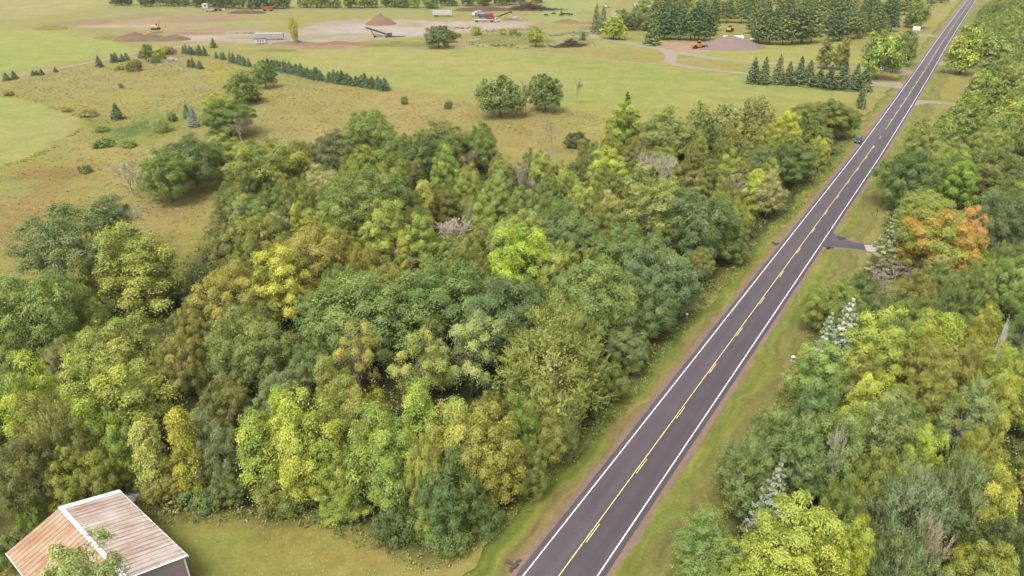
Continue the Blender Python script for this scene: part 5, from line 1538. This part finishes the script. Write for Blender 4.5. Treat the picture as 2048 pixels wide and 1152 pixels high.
M_ROOF_L = rusty_roof('rusted_steel', (244, 214, 184), (198, 150, 110), .5, 8)
barn = thing('barn', 'old barn with rusty ribbed metal roof and faded red walls at the lawn', 'barn', (ctr.x, ctr.y, 0), rz_b)
SL = math.atan2(HR - HE, half); LEN = math.hypot(half, HR - HE)
def slope(side, m, name, label):
    """one roof slope with standing ribs: object x down the slope, y along the ridge"""
    mb = MB(); n = int(BL / .62); p = BL / n
    prof = []
    for i in range(n):
        y = i * p
        prof += [(y, 0), (y + p * .80, 0), (y + p * .86, .055), (y + p * .94, .055)]
    prof.append((BL, 0))
    k = len(prof)
    xs = [0, LEN * .5, LEN]
    vs = [(x, y, z + .02 * math.sin(y * 1.7 + x)) for x in xs for y, z in prof] + [(x, y, -.06) for x in (0, LEN) for y in (0, BL)]
    fs = [(j * k + i, j * k + i + 1, (j + 1) * k + i + 1, (j + 1) * k + i) for j in range(len(xs) - 1) for i in range(k - 1)]
    b_ = len(xs) * k
    fs.append((b_, b_ + 1, b_ + 3, b_ + 2))
    mb.add(vs, fs)
    o = mb.build(name, m, barn)
    o.location = (0, 0, HR)
    o.rotation_euler = (0, SL, 0) if side > 0 else (0, math.pi - SL, 0)
    if side < 0:
        o.scale = (1, 1, -1)
    o['label'] = label
    return o
slope(flip, M_ROOF_R, 'roof_slope', 'pale rust streaked roof slope')
slope(-flip, M_ROOF_L, 'roof_slope', 'heavily rusted roof slope')
_mb = MB()
for s in (1, -1):
    d = Vector((math.cos(SL), 0, -math.sin(SL))); d.x *= s
    c = Vector((0, BL / 2, HR + .10)) + d * .10
    _mb.box(c, (.21, BL + .1, .03), ry=SL * s)
_mb.build('ridge_cap', M_WHITE, barn)
for s in (1, -1):
    for yy, wd in ((.3, .66), (BL - .06, .2)):
        mb = MB(); d = Vector((math.cos(SL) * s, 0, -math.sin(SL)))
        mb.box(Vector((0, yy, HR + .085)) + d * (LEN / 2 + .02), (LEN + .06, wd if s == flip else .16, .03), ry=SL * s)
        if not (s != flip and yy < 1): mb.build('rake_trim', M_WHITE, barn)
    mb = MB(); mb.box((s * (half + .03), BL / 2, HE - .1), (.06, BL, .16)); mb.build('eave_trim', M_WHITE, barn)
# walls of vertical boards, set in from the eaves
wx = half - .35
for s in (1, -1):
    mb = MB(); n = int((BL - .6) / .3)
    mb.box((s * wx, BL / 2, (HE - .25) / 2 + .02), (.1, BL - .7, HE - .2))
    for i in range(n): mb.box((s * (wx + .055), .35 + (i + .5) * (BL - .7) / n, (HE - .35) / 2), (.03, .05, HE - .4))
    mb.build('wall', M_MAUVE, barn)
for yy, sg in ((.4, -1), (BL - .4, 1)):
    mb = MB()
    mb.prism([(-wx, 0), (wx, 0), (wx, HE - .18), (0, HR - .2), (-wx, HE - .18)], yy - .05, yy + .05)
    n = int(wx * 2 / .3)
    for i in range(n):
        x = -wx + (i + .5) * wx * 2 / n
        h = HR - .3 - abs(x) / half * (HR - HE)
        mb.box((x, yy + sg * .06, h / 2), (.05, .03, h))
    mb.build('gable_wall', M_MAUVE, barn)
    # pale corrugated panel in the gable top
    mb = MB(); n = 44
    for i in range(n):
        x = -wx + (i + .5) * wx * 2 / n
        h = HR - .22 - abs(x) / half * (HR - HE)
        b0 = HE - .95
        if h > b0 + .1: mb.box((x, yy + sg * .1, (h + b0) / 2), (wx * 2 / n * .93, .05, h - b0))
    mb.build('gable_panel', M_RIBW, barn)
for x in (2.2 * flip, -2.2 * flip):
    f = MB()
    for dx, dz, w, h in ((-.5, 0, .12, 1.3), (.5, 0, .12, 1.3), (0, .6, 1.1, .12), (0, -.6, 1.1, .12), (0, 0, .06, 1.2), (0, 0, 1.0, .06)):
        f.box((x + dx, BL - .30, 2.35 + dz), (w, .1, h))
    fo = f.build('window', M_WHITE, barn)
    MB().box((x, BL - .325, 2.35), (1.0, .04, 1.2)).build('pane', mat('window_glass', (70, 76, 82), .15, .1, 2, spec=.6), fo)
for s in (1, -1): MB().box((s * (wx + .03), BL - .32, HE / 2 - .1), (.14, .14, HE - .2)).build('corner_board', M_WHITE, barn)
# the tree that leans over its roof
tree(140, 1090, 190, 15.5, 'maple', '98a866', 'round green tree with pale seed tips growing against the near side of barn', 'd0cca8', .3, 'tree before the barn')
# white scrap and an upturned boat-like shell behind the right gable end
sc_ = thing('scrap_trailer', 'white broken trailer half hidden under leaves behind the barn', 'trailer', at(262, 1003), .55)
_mb = MB(); _mb.prism([(-1.5, .5), (1.4, .5), (1.6, 1.2), (-1.3, 1.45)], -.8, .8); _mb.build('shell', M_WHITE, sc_)
_mb = MB()
for i in range(6): _mb.box((-1.6 + i * .5, -.1 + .1 * (i % 3), 1.62 + .07 * (i % 2)), (.2, 2.4, .05), rz=.5 + .2 * (i % 3), rx=.1)
_mb.build('loose_boards', mat('bleached_boards', (205, 200, 190), .8), sc_)
for s in (-1, 1): MB().wheel((0, s * .88, .34), .34, .18).build('wheel', M_DARK, sc_)

# ------------------------------------------------------------------ vehicles and machines
M_TYRE = mat('tyre_rubber', (52, 50, 50), .85, .1, 5)
M_GLASS = mat('dark_glass', (60, 68, 78), .12, .05, 2, spec=.7)
M_CAR = mat('dark_blue_paint', (66, 76, 98), .25, .05, 2, spec=.6)
M_CHROME = mat('bright_metal', (225, 225, 230), .3, .05, 2, spec=.6)
M_YEL = mat('excavator_yellow', (240, 208, 120), .5, .1, 2)
M_ORG = mat('loader_orange', (232, 164, 74), .5, .12, 2)
M_RED = mat('machine_red', (190, 92, 72), .6, .15, 2)
M_BLUE = mat('machine_blue', (84, 108, 160), .5, .1, 2)
M_STEEL = mat('rusty_steel', (104, 84, 80), .7, .2, 2)
M_TRAIL = mat('trailer_white', (238, 232, 226), .5, .06, 1.2)
M_TRGREY = mat('trailer_pale_grey', (206, 204, 190), .5, .08, 1)

# parked car, nose towards the camera end of the road
_p = at(1716, 284); _s, _ = road_s(_p)
_x, _y, _dx, _dy = road_at(_s)
car = thing('parked_car', 'dark blue car parked on the left gravel shoulder of the road', 'car', (_p.x, _p.y, .02), math.atan2(-_dy, -_dx))
_mb = MB(); _mb.prism([(-2.25, .38), (-2.3, .75), (-2.2, .98), (-1.0, 1.02), (.75, 1.0), (2.0, .88), (2.28, .66), (2.25, .36), (1.9, .28), (-1.9, .28)], -.9, .9)
for i, v in enumerate(_mb.v):
    x, y, z = v
    k = 1 - .10 * max(0, abs(x) - 1.5); _mb.v[i] = (x, y * k * (1 - .08 * max(0, z - .75)), z)
_mb.build('body', M_CAR, car)
_mb = MB(); _mb.prism([(-2.1, .98), (-1.85, 1.5), (-1.5, 1.66), (.0, 1.66), (.3, 1.56), (1.0, 1.0)], -.78, .78)
for i, v in enumerate(_mb.v):
    x, y, z = v; _mb.v[i] = (x, y * (1 - .22 * max(0, (z - 1.0) / .66)), z)
_mb.build('cabin', M_CAR, car)
_mb = MB(); _mb.add([(.96, -.68, 1.06), (.96, .68, 1.06), (.36, .58, 1.54), (.36, -.58, 1.54)], [(0, 1, 2, 3)]); _mb.v = [(x + .03, y, z + .02) for x, y, z in _mb.v]; _mb.build('windscreen', M_GLASS, car)
for s in (-1, 1):
    _mb = MB(); _mb.add([(-1.75, s * .775, 1.06), (.78, s * .775, 1.06), (.2, s * .64, 1.5), (-1.55, s * .64, 1.5)], [(0, 1, 2, 3)]); _mb.v = [(x, y + s * .012, z) for x, y, z in _mb.v]; _mb.build('side_window', M_GLASS, car)
    MB().box((2.2, s * .62, .72), (.16, .36, .16)).build('headlight', M_CHROME, car)
    MB().box((.55, s * .98, 1.08), (.16, .2, .14)).build('mirror', M_CAR, car)
    for x in (-1.4, 1.42):
        w = MB().wheel((x, s * .8, .34), .34, .22).build('wheel', M_TYRE, car)
        MB().wheel((x, s * .9, .34), .2, .05).build('rim', M_CHROME, w)
MB().box((2.27, 0, .5), (.08, 1.1, .22)).build('grille', M_DARK, car)
MB().box((2.32, 0, .44), (.03, .42, .16)).build('number_plate', M_CHROME, car)

# excavator on the dirt heap
ex = thing('excavator', 'yellow excavator standing on the dark dirt heap in the pit', 'excavator', at(313, 65), 0)
ex.location.z = 1.6; ex.scale = (1.25,) * 3
for s in (-1, 1):
    _mb = MB(); _mb.prism([(-1.9, .3), (-1.6, 0), (1.6, 0), (1.9, .3), (1.9, .6), (1.6, .9), (-1.6, .9), (-1.9, .6)], s * 1.15 - .28, s * 1.15 + .28); _mb.build('track', M_TYRE, ex)
_mb = MB(); _mb.prism([(-2.5, .95), (1.3, .95), (1.3, 1.5), (.2, 1.9), (-2.3, 2.0), (-2.6, 1.6)], -1.3, 1.3); _mb.build('engine_house', M_YEL, ex)
cb = MB().prism([(.2, 1.5), (1.35, 1.5), (1.5, 2.2), (1.2, 3.0), (.2, 3.0)], .25, 1.25).build('cab', M_YEL, ex)
_mb = MB(); _mb.prism([(.3, 2.1), (1.42, 2.1), (1.12, 2.9), (.3, 2.9)], .22, 1.28); _mb.build('window', M_GLASS, cb)
MB().tube([(1.2, -.2, 1.5), (2.5, -.2, 4.2), (4.2, -.2, 5.4)], [.34, .40, .24], 4).build('boom', M_YEL, ex)
MB().tube([(4.0, -.2, 6.3), (4.3, -.2, 5.2), (4.9, -.2, 2.2)], [.18, .32, .2], 4).build('stick', M_YEL, ex)
MB().prism([(4.5, 2.3), (5.2, 2.2), (5.3, 1.4), (4.8, 1.0), (4.2, 1.2)], -.7, .3).build('bucket', M_YEL, ex)
MB().tube([(1.8, -.2, 1.7), (3.0, -.2, 4.3)], .1, 5).build('ram', M_CHROME, ex)

# wheel loader facing the heap
def loader(px, py, label, rz, sc):
    t = thing('wheel_loader', label, 'loader', at(px, py), rz); t.scale = (sc,) * 3
    _mb = MB(); _mb.prism([(-3.2, .8), (.3, .8), (.3, 1.5), (-.6, 1.9), (-3.1, 1.9), (-3.4, 1.4)], -1.0, 1.0); _mb.build('rear_body', M_ORG, t)
    MB().box((1.1, 0, 1.15), (1.7, 1.3, .7)).build('front_frame', M_ORG, t)
    c_ = MB().box((-.2, 0, 2.5), (1.3, 1.4, 1.5), taper=.85).build('cab', M_ORG, t)
    MB().box((-.2, 0, 2.65), (1.34, 1.44, .8), taper=.92).build('window', M_GLASS, c_)
    for x in (-1.9, 1.5):
        for s in (-1, 1): MB().wheel((x, s * 1.05, .78), .78, .6).build('wheel', M_TYRE, t)
    for s in (-1, 1): MB().tube([(.6, s * .5, 1.8), (2.1, s * .5, 1.7), (3.2, s * .5, .6)], .16, 4).build('lift_arm', M_ORG, t)
    MB().prism([(3.0, .1), (4.2, .1), (4.1, .35), (3.4, .5), (3.3, 1.4), (3.0, 1.4)], -1.45, 1.45).build('bucket', M_STEEL, t)
    return t
loader(1398, 97, 'orange wheel loader parked beside the big grey gravel heap', .05, 1.25)
loader(1459, 63, 'orange and tan machine in the gap of the pine plantation', 1.1, 1.2)

def box_trailer(px, py, L, Hh, m, label, rz, wheels=True, name='box_trailer'):
    t = thing(name, label, 'trailer', at(px, py), rz)
    MB().box((0, 0, Hh / 2 + 1.15), (L, 2.6, Hh)).build('box', m, t)
    _mb = MB()
    for i in range(int(L / 1.2)):
        for s in (-1, 1): _mb.box((-L / 2 + .6 + i * 1.2, s * 1.32, Hh / 2 + 1.15), (.07, .05, Hh * .96))
    o = _mb.build('side_ribs', m, t)
    MB().box((0, 0, Hh + 1.18), (L + .06, 2.66, .06)).build('roof', M_TRAIL, t)
    MB().box((0, 0, 1.05), (L * .94, 1.2, .2)).build('chassis', M_STEEL, t)
    for x in (-L * .36, -L * .27):
        for s in (-1, 1): MB().wheel((x, s * 1.05, .5), .5, .5).build('wheel', M_TYRE, t)
    for s in (-1, 1): MB().box((L * .3, s * .8, .52), (.16, .16, 1.0)).build('landing_leg', M_STEEL, t)
    return t
box_trailer(885, 33, 14, 2.7, M_TRAIL, 'white box trailer standing in the middle of the gravel pit', -.04)
box_trailer(540, 80, 16, 2.6, M_TRGREY, 'long pale grey trailer at the near edge of the pit', .08)
# white camper with a dark tilted sheet before the long trailer
cp = thing('camper', 'white camper shell under a dark sheet before the pale trailer', 'camper', at(522, 88), .12)
MB().prism([(-3.0, .5), (3.0, .5), (3.0, 2.6), (-2.6, 2.5), (-3.2, 1.8)], -1.2, 1.2).build('body', M_TRAIL, cp)
MB().box((-.4, .3, 2.72), (7.0, 2.4, .08), ry=-.05, rx=.08).build('dark_sheet', M_DARK, cp)
for x in (-1.2, .2, 1.6): MB().box((x, -1.21, 1.75), (.8, .04, .6)).build('window', M_GLASS, cp)
for s in (-1, 1): MB().wheel((0, s * 1.05, .4), .4, .3).build('wheel', M_TYRE, cp)

# flatbed truck
ft = thing('flatbed_truck', 'white cabbed truck with a long empty flatbed in the pit', 'truck', at(974, 44), .02)
MB().box((-2.2, 0, 1.35), (13.5, 2.5, .28)).build('flatbed', M_TRAIL, ft)
MB().box((-1.6, 0, 1.0), (14, 1.0, .35)).build('chassis', M_STEEL, ft)
c_ = MB().prism([(5.2, .7), (9.0, .7), (9.1, 1.5), (7.9, 1.75), (7.4, 2.9), (5.2, 3.0)], -1.2, 1.2).build('cab', M_TRAIL, ft)
MB().prism([(6.3, 1.85), (7.75, 1.85), (7.38, 2.7), (6.3, 2.7)], -1.23, 1.23).build('window', M_GLASS, c_)
for x in (-7.6, -6.5, 2.6, 3.7, 8.0):
    for s in (-1, 1): MB().wheel((x, s * 1.05, .5), .5, .45).build('wheel', M_TYRE, ft)
# white truck behind
wt = thing('delivery_truck', 'white truck parked behind the blue machine in the pit', 'truck', at(954, 32), -2.2)
MB().box((-1.2, 0, 2.2), (5.6, 2.4, 2.6)).build('box', M_TRAIL, wt)
c_ = MB().prism([(1.7, .7), (4.2, .7), (4.2, 1.6), (3.6, 2.5), (1.7, 2.6)], -1.15, 1.15).build('cab', M_TRAIL, wt)
MB().prism([(2.3, 1.6), (4.05, 1.6), (3.56, 2.4), (2.3, 2.4)], -1.18, 1.18).build('window', M_GLASS, c_)
for x in (-2.6, 3.0):
    for s in (-1, 1): MB().wheel((x, s * 1.0, .5), .5, .4).build('wheel', M_TYRE, wt)
# blue engine unit and red crusher with its discharge belt
bl = thing('generator_set', 'blue machine unit between the white truck and red crusher', 'machine', at(966, 36), 0)
MB().box((0, 0, 1.7), (6.4, 2.4, 2.1)).build('housing', M_BLUE, bl)
MB().box((-1.0, 0, 2.82), (2.4, 1.6, .14)).build('roof_panel', M_TRAIL, bl)
MB().tube([(1.8, 0, 2.7), (1.8, 0, 3.8)], .14, 6).build('exhaust', M_STEEL, bl)
for x in (-2.2, 2.2):
    for s in (-1, 1): MB().wheel((x, s * 1.0, .45), .45, .4).build('wheel', M_TYRE, bl)
cr = thing('crusher', 'red crusher with hopper and rising dark conveyor in the pit', 'crusher', at(982, 40), 0)
MB().prism([(-3.4, .9), (3.4, .9), (3.0, 2.6), (-2.6, 3.0)], -1.2, 1.2).build('body', M_RED, cr)
MB().prism([(-2.8, 3.0), (1.2, 3.0), (2.2, 4.7), (-3.6, 4.5)], -1.5, 1.5).build('hopper', M_RED, cr)
MB().box((0, 0, .5), (6.0, 2.0, .8)).build('undercarriage', M_STEEL, cr)
MB().tube([(2.6, 0, 1.4), (8, 0, 3.4), (14, 0, 5.6)], [.5, .5, .45], 4).build('conveyor', M_STEEL, cr)
for s in (-1, 1): MB().tube([(9, s * .6, 0.05), (11.5, s * .4, 4.4)], .14, 4).build('prop', M_STEEL, cr)
MB().box((14.2, 0, 5.2), (1.2, 1.3, 1.5)).build('head_box', M_STEEL, cr)
# screening conveyor, dark
cv = thing('conveyor', 'dark rusty stacking conveyor raised at an angle on the pit floor', 'conveyor', at(768, 75), -.06)
MB().tube([(-10.5, 0, 5.6), (-2, 0, 3.0), (4, 0, 1.3)], [.45, .5, .5], 4).build('belt_boom', M_STEEL, cv)
MB().tube([(1, 0, .7), (9, 0, .6), (13, 0, .9)], [.4, .3, .25], 4).build('tow_frame', M_STEEL, cv)
for a_, b_ in (((-8, 0, 4.8), (-5.5, 0, .5)), ((-5.5, 0, .5), (3, 0, 1.2)), ((-6.6, 0, 2.2), (-1, 0, 1.0))):
    MB().tube([a_, b_], .2, 4).build('strut', M_STEEL, cv)
MB().box((3.6, 0, 1.6), (2.2, 1.8, 1.9)).build('hopper', M_STEEL, cv)
for s in (-1, 1):
    MB().wheel((-5.5, s * .9, .55), .55, .35).build('wheel', M_TYRE, cv); MB().wheel((1.5, s * .9, .5), .5, .35).build('wheel', M_TYRE, cv)
# far machinery by the treeline
rm = thing('farm_wagon', 'red farm wagon with a pale drawbar before the far treeline', 'wagon', at(536, 22), 0)
MB().prism([(-4, 1.2), (4, 1.2), (4.6, 3.2), (-4.6, 3.2)], -1.4, 1.4).build('hopper', M_RED, rm)
MB().tube([(-4, 0, .9), (-11, 0, .7)], .22, 5).build('drawbar', M_TRAIL, rm)
for x in (-2.6, 2.6):
    for s in (-1, 1): MB().wheel((x, s * 1.3, .7), .7, .4).build('wheel', M_TYRE, rm)
hb = thing('hunting_stand', 'small white box cabin with a dark window by the far treeline', 'cabin', at(412, 18), 0)
MB().box((0, 0, 2.4), (4.6, 3, 3.4)).build('box', M_TRAIL, hb)
MB().box((.4, -1.52, 2.5), (2.0, .06, .9)).build('window', M_GLASS, hb)
for x in (-1.9, 1.9):
    for y in (-1.2, 1.2): MB().box((x, y, .36), (.25, .25, .72)).build('leg', M_STEEL, hb)
tr = thing('tractor', 'reddish tractor and tan load before the far treeline', 'tractor', at(436, 22), 0)
MB().prism([(-2.4, .8), (2.4, .8), (2.4, 1.7), (.2, 1.9), (.0, 2.9), (-1.6, 2.9), (-2.0, 1.9)], -.7, .7).build('body', M_RED, tr)
MB().box((4.6, 0, 1.2), (3.4, 2, 1.6), taper=.7).build('load', mat('tan_load', (214, 190, 158), .8), tr)
for s in (-1, 1):
    MB().wheel((-1.4, s * 1.0, .9), .9, .5).build('wheel', M_TYRE, tr); MB().wheel((1.7, s * .9, .55), .55, .4).build('wheel', M_TYRE, tr)
wg = thing('hay_wagon', 'low pale wagon left of the reddish tractor far off', 'wagon', at(420, 23), 0)
MB().box((0, 0, 1.3), (7, 2.2, .9)).build('bed', M_TRGREY, wg)
for x in (-2.2, 2.2):
    for s in (-1, 1): MB().wheel((x, s * .9, .5), .5, .3).build('wheel', M_TYRE, wg)

# cattle
def cow_mesh():
    V = [(-.95, 0, 1.08), (-.35, 0, 1.05), (.35, 0, 1.05), (.85, 0, 1.12), (1.2, 0, 1.12), (1.45, 0, .85), (1.72, 0, .62), (-1.05, 0, .7)]
    E_ = [(0, 1), (1, 2), (2, 3), (3, 4), (4, 5), (5, 6), (0, 7)]
    Rr = [.34, .42, .42, .36, .22, .19, .12, .05]
    def leg(root, x, y, hind):
        n = len(V)
        V.extend([(x, y, .78), (x + (-.08 if hind else .03), y, .42), (x, y, .05)]); Rr.extend([.17, .09, .07])
        E_.extend([(root, n), (n, n + 1), (n + 1, n + 2)])
    for y in (-.22, .22): leg(0, -.85, y, True); leg(3, .72, y, False)
    n = len(V); V.extend([(1.38, -.2, 1.08), (1.38, .2, 1.08)]); Rr.extend([.05, .05]); E_.extend([(4, n), (4, n + 1)])
    me = bpy.data.meshes.new('cow'); me.from_pydata(V, E_, []); me.materials.append(mat('black_hide', (44, 40, 40), .7, .15, 4))
    o = link('cow', me)
    md = o.modifiers.new('skin', 'SKIN'); o.modifiers.new('sub', 'SUBSURF').levels = 1
    for i, d in enumerate(me.skin_vertices[0].data): d.radius = (Rr[i], Rr[i]); d.use_root = (i == 1)
    return o
cow0 = cow_mesh()
COWS = [(1081, 24, .1, 'black cow grazing nearest the log pile in the pasture'), (1093, 33, 2.8, 'black cow standing lowest on the green pasture'), (1104, 22, .4, 'black cow highest on the green pasture'), (1108, 30, 3.2, 'black cow left of the cow trio'),
        (1123, 28, 1.2, 'upper black cow of the trio on the pasture'), (1127, 31, .1, 'right hand black cow of the trio'), (1122, 33, .5, 'lower black cow of the trio on the pasture'), (1136, 31, 3.0, 'black cow on the far right beside another cow'), (1141, 32, .2, 'black cow farthest right of the herd')]
for i, (x_, y_, r_, l_) in enumerate(COWS):
    o = cow0 if i == 0 else cow0.copy()
    if i: COL.objects.link(o)
    o.location = at(x_, y_); o.rotation_euler = (0, 0, r_); o.scale = (1.25,) * 3
    props(o, l_, 'cow', 'black cattle on the far pasture')

# ------------------------------------------------------------------ roadside things
def sign(px, py, w, h, base, label, dark, rz=-.3):
    t = thing('sign', label, 'sign', at(px, py), rz)
    for s in (-1, 1): MB().box((s * w * .42, 0, (base + h) / 2), (.1, .1, base + h)).build('post', M_TRAIL, t)
    b_ = MB().box((0, -.08, base + h / 2), (w, .06, h)).build('panel', M_WHITE, t)
    for x0, x1, z in dark: MB().box(((x0 + x1) / 2 * w, -.117, base + z * h), ((x1 - x0) * w, .012, h * .16)).build('print', mat('sign_print', (120, 120, 124), .6), b_)
    return t
sign(1758, 142, 2.6, 2.1, .5, 'white square sign beside the loader yard driveway', [(-.34, -.06, .62), (.04, .3, .62), (-.25, .25, .3)])
sign(1832, 62, 4.2, 2.2, .5, 'wide white banner sign beside the far driveway', [(-.4, -.1, .6), (-.02, .38, .6), (-.3, .3, .3)])
t = thing('yard_marker', 'small yellowish marker under the white square sign', 'marker', at(1756, 145))
MB().box((0, 0, .3), (.1, .1, .6)).build('post', M_TRAIL, t); MB().box((0, -.06, .62), (.9, .05, .5)).build('plate', mat('cream_plate', (240, 226, 170), .6), t)
def pedestal(px, py, h, w, label):
    t = thing('utility_pedestal', label, 'utility box', at(px, py), .3)
    MB().box((0, 0, h * .46), (w, w * .8, h * .92), taper=.96).build('cabinet', mat('pedestal_grey', (214, 212, 206), .6, .06), t)
    MB().box((0, 0, h * .95), (w * 1.12, w * .95, h * .1), taper=.8).build('cap', M_WHITE, t)
    MB().box((0, 0, .05), (w * 1.5, w * 1.3, .1)).build('base', M_CONC, t)
    MB().box((0, -w * .41, h * .6), (w * .5, .02, h * .18)).build('warning_plate', M_STEEL, t)
pedestal(1373, 637, .95, .36, 'white utility post at the left verge under the grey green tree')
pedestal(1585, 722, .85, .45, 'pale grey utility pedestal on the right verge by the aspens')
t = thing('mailbox', 'black mailbox on a thin post near the thin grey conifer', 'mailbox', at(1781, 441), .6)
MB().box((0, 0, .6), (.09, .09, 1.2)).build('post', M_STEEL, t)
_mb = MB(); _mb.prism([(-.32, 1.2), (.32, 1.2), (.32, 1.45), (.2, 1.62), (-.2, 1.62), (-.32, 1.45)], -.5, .5); _mb.build('box', M_DARK, t)
t = thing('marker_post', 'thin dark post in the grass left of the mailbox', 'post', at(1753, 431))
MB().tube([(0, 0, 0), (0, 0, 1.25)], .06, 6).build('post', M_STEEL, t); MB().box((0, 0, 1.3), (.2, .1, .2)).build('top', M_DARK, t)
t = thing('house_number', 'small pale green number post beside the asphalt driveway', 'post', at(1717, 475))
MB().tube([(0, 0, 0), (0, 0, 1.0)], .035, 6).build('post', M_TRAIL, t); MB().box((0, 0, 1.05), (.4, .03, .2)).build('plate', mat('pale_green_plate', (190, 214, 196), .5), t)
def culvert(px, py, label, rz, r=.34):
    t = thing('culvert_end', label, 'culvert', at(px, py), rz)
    _mb = MB(); _mb.tube([(0, -.9, .12), (0, .5, .1)], r, 12, False); _mb.build('pipe', M_STEEL, t)
    _mb = MB(); _mb.tube([(0, -.5, .12), (0, -.46, .12)], r * .93, 12); _mb.build('opening', M_DARK, t)
    _mb = MB()
    for i in range(7): _mb.box((-.8 + i * .27, -.7 + .15 * (i % 2), .05), (.28, .3, .22), rz=i)
    _mb.build('stones', mat('dark_stone', (96, 88, 84), .9, .2), t)
culvert(1680, 476, 'dark culvert end above the asphalt driveway', .5)
culvert(1656, 497, 'dark culvert end below the asphalt driveway', 2.6)
culvert(1548, 487, 'small dark culvert end on the left verge', .8, .22)
culvert(1020, 1127, 'small black pipe end on the grass near the lower left of road', 1.0, .16)
# utility pole
t = thing('utility_pole', 'thin grey utility pole in front of the lane spruces', 'utility pole', at(1724, 222))
MB().tube([(0, 0, 0), (0, 0, 8.2)], [.14, .1], 7).build('pole', mat('grey_pole', (190, 182, 172), .8), t)
MB().box((0, 0, 7.7), (1.5, .1, .12)).build('crossarm', M_STEEL, t)
for x in (-.6, .6): MB().tube([(x, 0, 7.75), (x, 0, 8.0)], .06, 6).build('insulator', M_WHITE, t)
t = thing('drive_post', 'dark leaning post at the right gravel driveway entrance', 'post', at(1910, 213))
MB().tube([(0, 0, 0), (.3, 0, 2.0)], .09, 6).build('post', M_STEEL, t); MB().box((.3, 0, 2.0), (.4, .1, .2)).build('top', M_STEEL, t)
t = thing('lawn_branch', 'pale fallen branch on the right hand lawn', 'branch', at(1900, 147))
MB().tube([(-1.6, 0, .1), (0, .2, .3), (1.4, 0, .2), (1.8, .5, 1.2)], [.16, .14, .1, .04], 5).build('limb', M_TRAIL, t)

# ------------------------------------------------------------------ farm buildings behind the trees
def house(px, py, w, d, h, label, wall, roof, rz):
    t = thing('house', label, 'house', at(px, py), rz)
    MB().box((0, 0, h / 2), (w, d, h)).build('wall', wall, t)
    r_ = MB().prism([(-d / 2 - .4, h), (d / 2 + .4, h), (0, h + d * .3)], -w / 2 - .4, w / 2 + .4)
    r_.v = [(y, x, z) for x, y, z in r_.v]
    ro = r_.build('roof', roof, t)
    MB().box((w * .22, 0, h + d * .3), (.7, .7, 1.4)).build('chimney', M_STEEL, ro)
    for x in (-.3, 0, .3):
        f = MB().box((x * w, -d / 2 - .03, h * .55), (1.3, .06, 1.4)).build('window', M_WHITE, t)
        MB().box((x * w, -d / 2 - .07, h * .55), (1.05, .03, 1.15)).build('pane', M_GLASS, f)
    dd = MB().box((w * .42, -d / 2 - .03, 1.05), (1.0, .06, 2.1)).build('door', M_STEEL, t)
    MB().box((w * .42 - .35, -d / 2 - .08, 1.05), (.08, .05, .16)).build('handle', M_CHROME, dd)
house(1282, 22, 12, 8, 3.2, 'house with a pale blue roof behind the lane bend trees', M_TRAIL, mat('blue_roof', (186, 200, 216), .5), .2)
sv = thing('farm_truck', 'white pickup truck by the far farmyard spruces', 'pickup', at(1213, 16), .8)
MB().prism([(-2.8, .6), (2.8, .6), (2.8, 1.1), (1.3, 1.2), (.8, 1.9), (-.6, 1.9), (-.7, 1.2), (-2.8, 1.2)], -.95, .95).build('body', M_TRAIL, sv)
MB().prism([(-.5, 1.3), (1.15, 1.3), (.75, 1.8), (-.5, 1.8)], -.97, .97).build('window', M_GLASS, sv)
for x in (-1.8, 1.8):
    for s in (-1, 1): MB().wheel((x, s * .85, .42), .42, .3).build('wheel', M_TYRE, sv)
wc = thing('covered_stack', 'long white sheeted stack behind the grey gravel heap', 'covered stack', at(1466, 79), -.1)
MB().prism([(-1.9, 0), (1.9, 0), (1.8, 1.5), (.9, 2.1), (-.9, 2.1), (-1.8, 1.5)], -5.5, 5.5).build('sheet', M_WHITE, wc)
wc.rotation_euler.z += math.pi / 2
for i in range(4): MB().box((0, -4 + i * 2.7, 2.14), (2.0, .12, .08)).build('strap', M_TRGREY, wc)
w2 = thing('boat_trailer', 'small white boat on a trailer under the plantation edge', 'boat', at(1510, 82), .1)
MB().prism([(-2.6, .7), (2.0, .7), (2.9, 1.5), (-2.7, 1.4)], -.9, .9).build('hull', M_WHITE, w2)
MB().box((0, 0, .5), (5, .2, .15)).build('frame', M_STEEL, w2)
for s in (-1, 1): MB().wheel((-.8, s * .85, .33), .33, .2).build('wheel', M_TYRE, w2)

# ------------------------------------------------------------------ the slight haze of the air
hz = bpy.data.materials.new('thin_haze'); hz.use_nodes = True
t_ = hz.node_tree
for n_ in list(t_.nodes): t_.nodes.remove(n_)
o_ = nd(t_, 'ShaderNodeOutputMaterial'); pv = nd(t_, 'ShaderNodeVolumePrincipled')
pv.inputs['Color'].default_value = (.93, .93, .92, 1); pv.inputs['Density'].default_value = HAZE = .00004
pv.inputs['Anisotropy'].default_value = .2
t_.links.new(pv.outputs[0], o_.inputs['Volume'])
props(MB().box((0, 2100, 31), (5400, 5000, 64)).build('haze', hz), 'thin pale haze hanging over the countryside', kind='stuff')
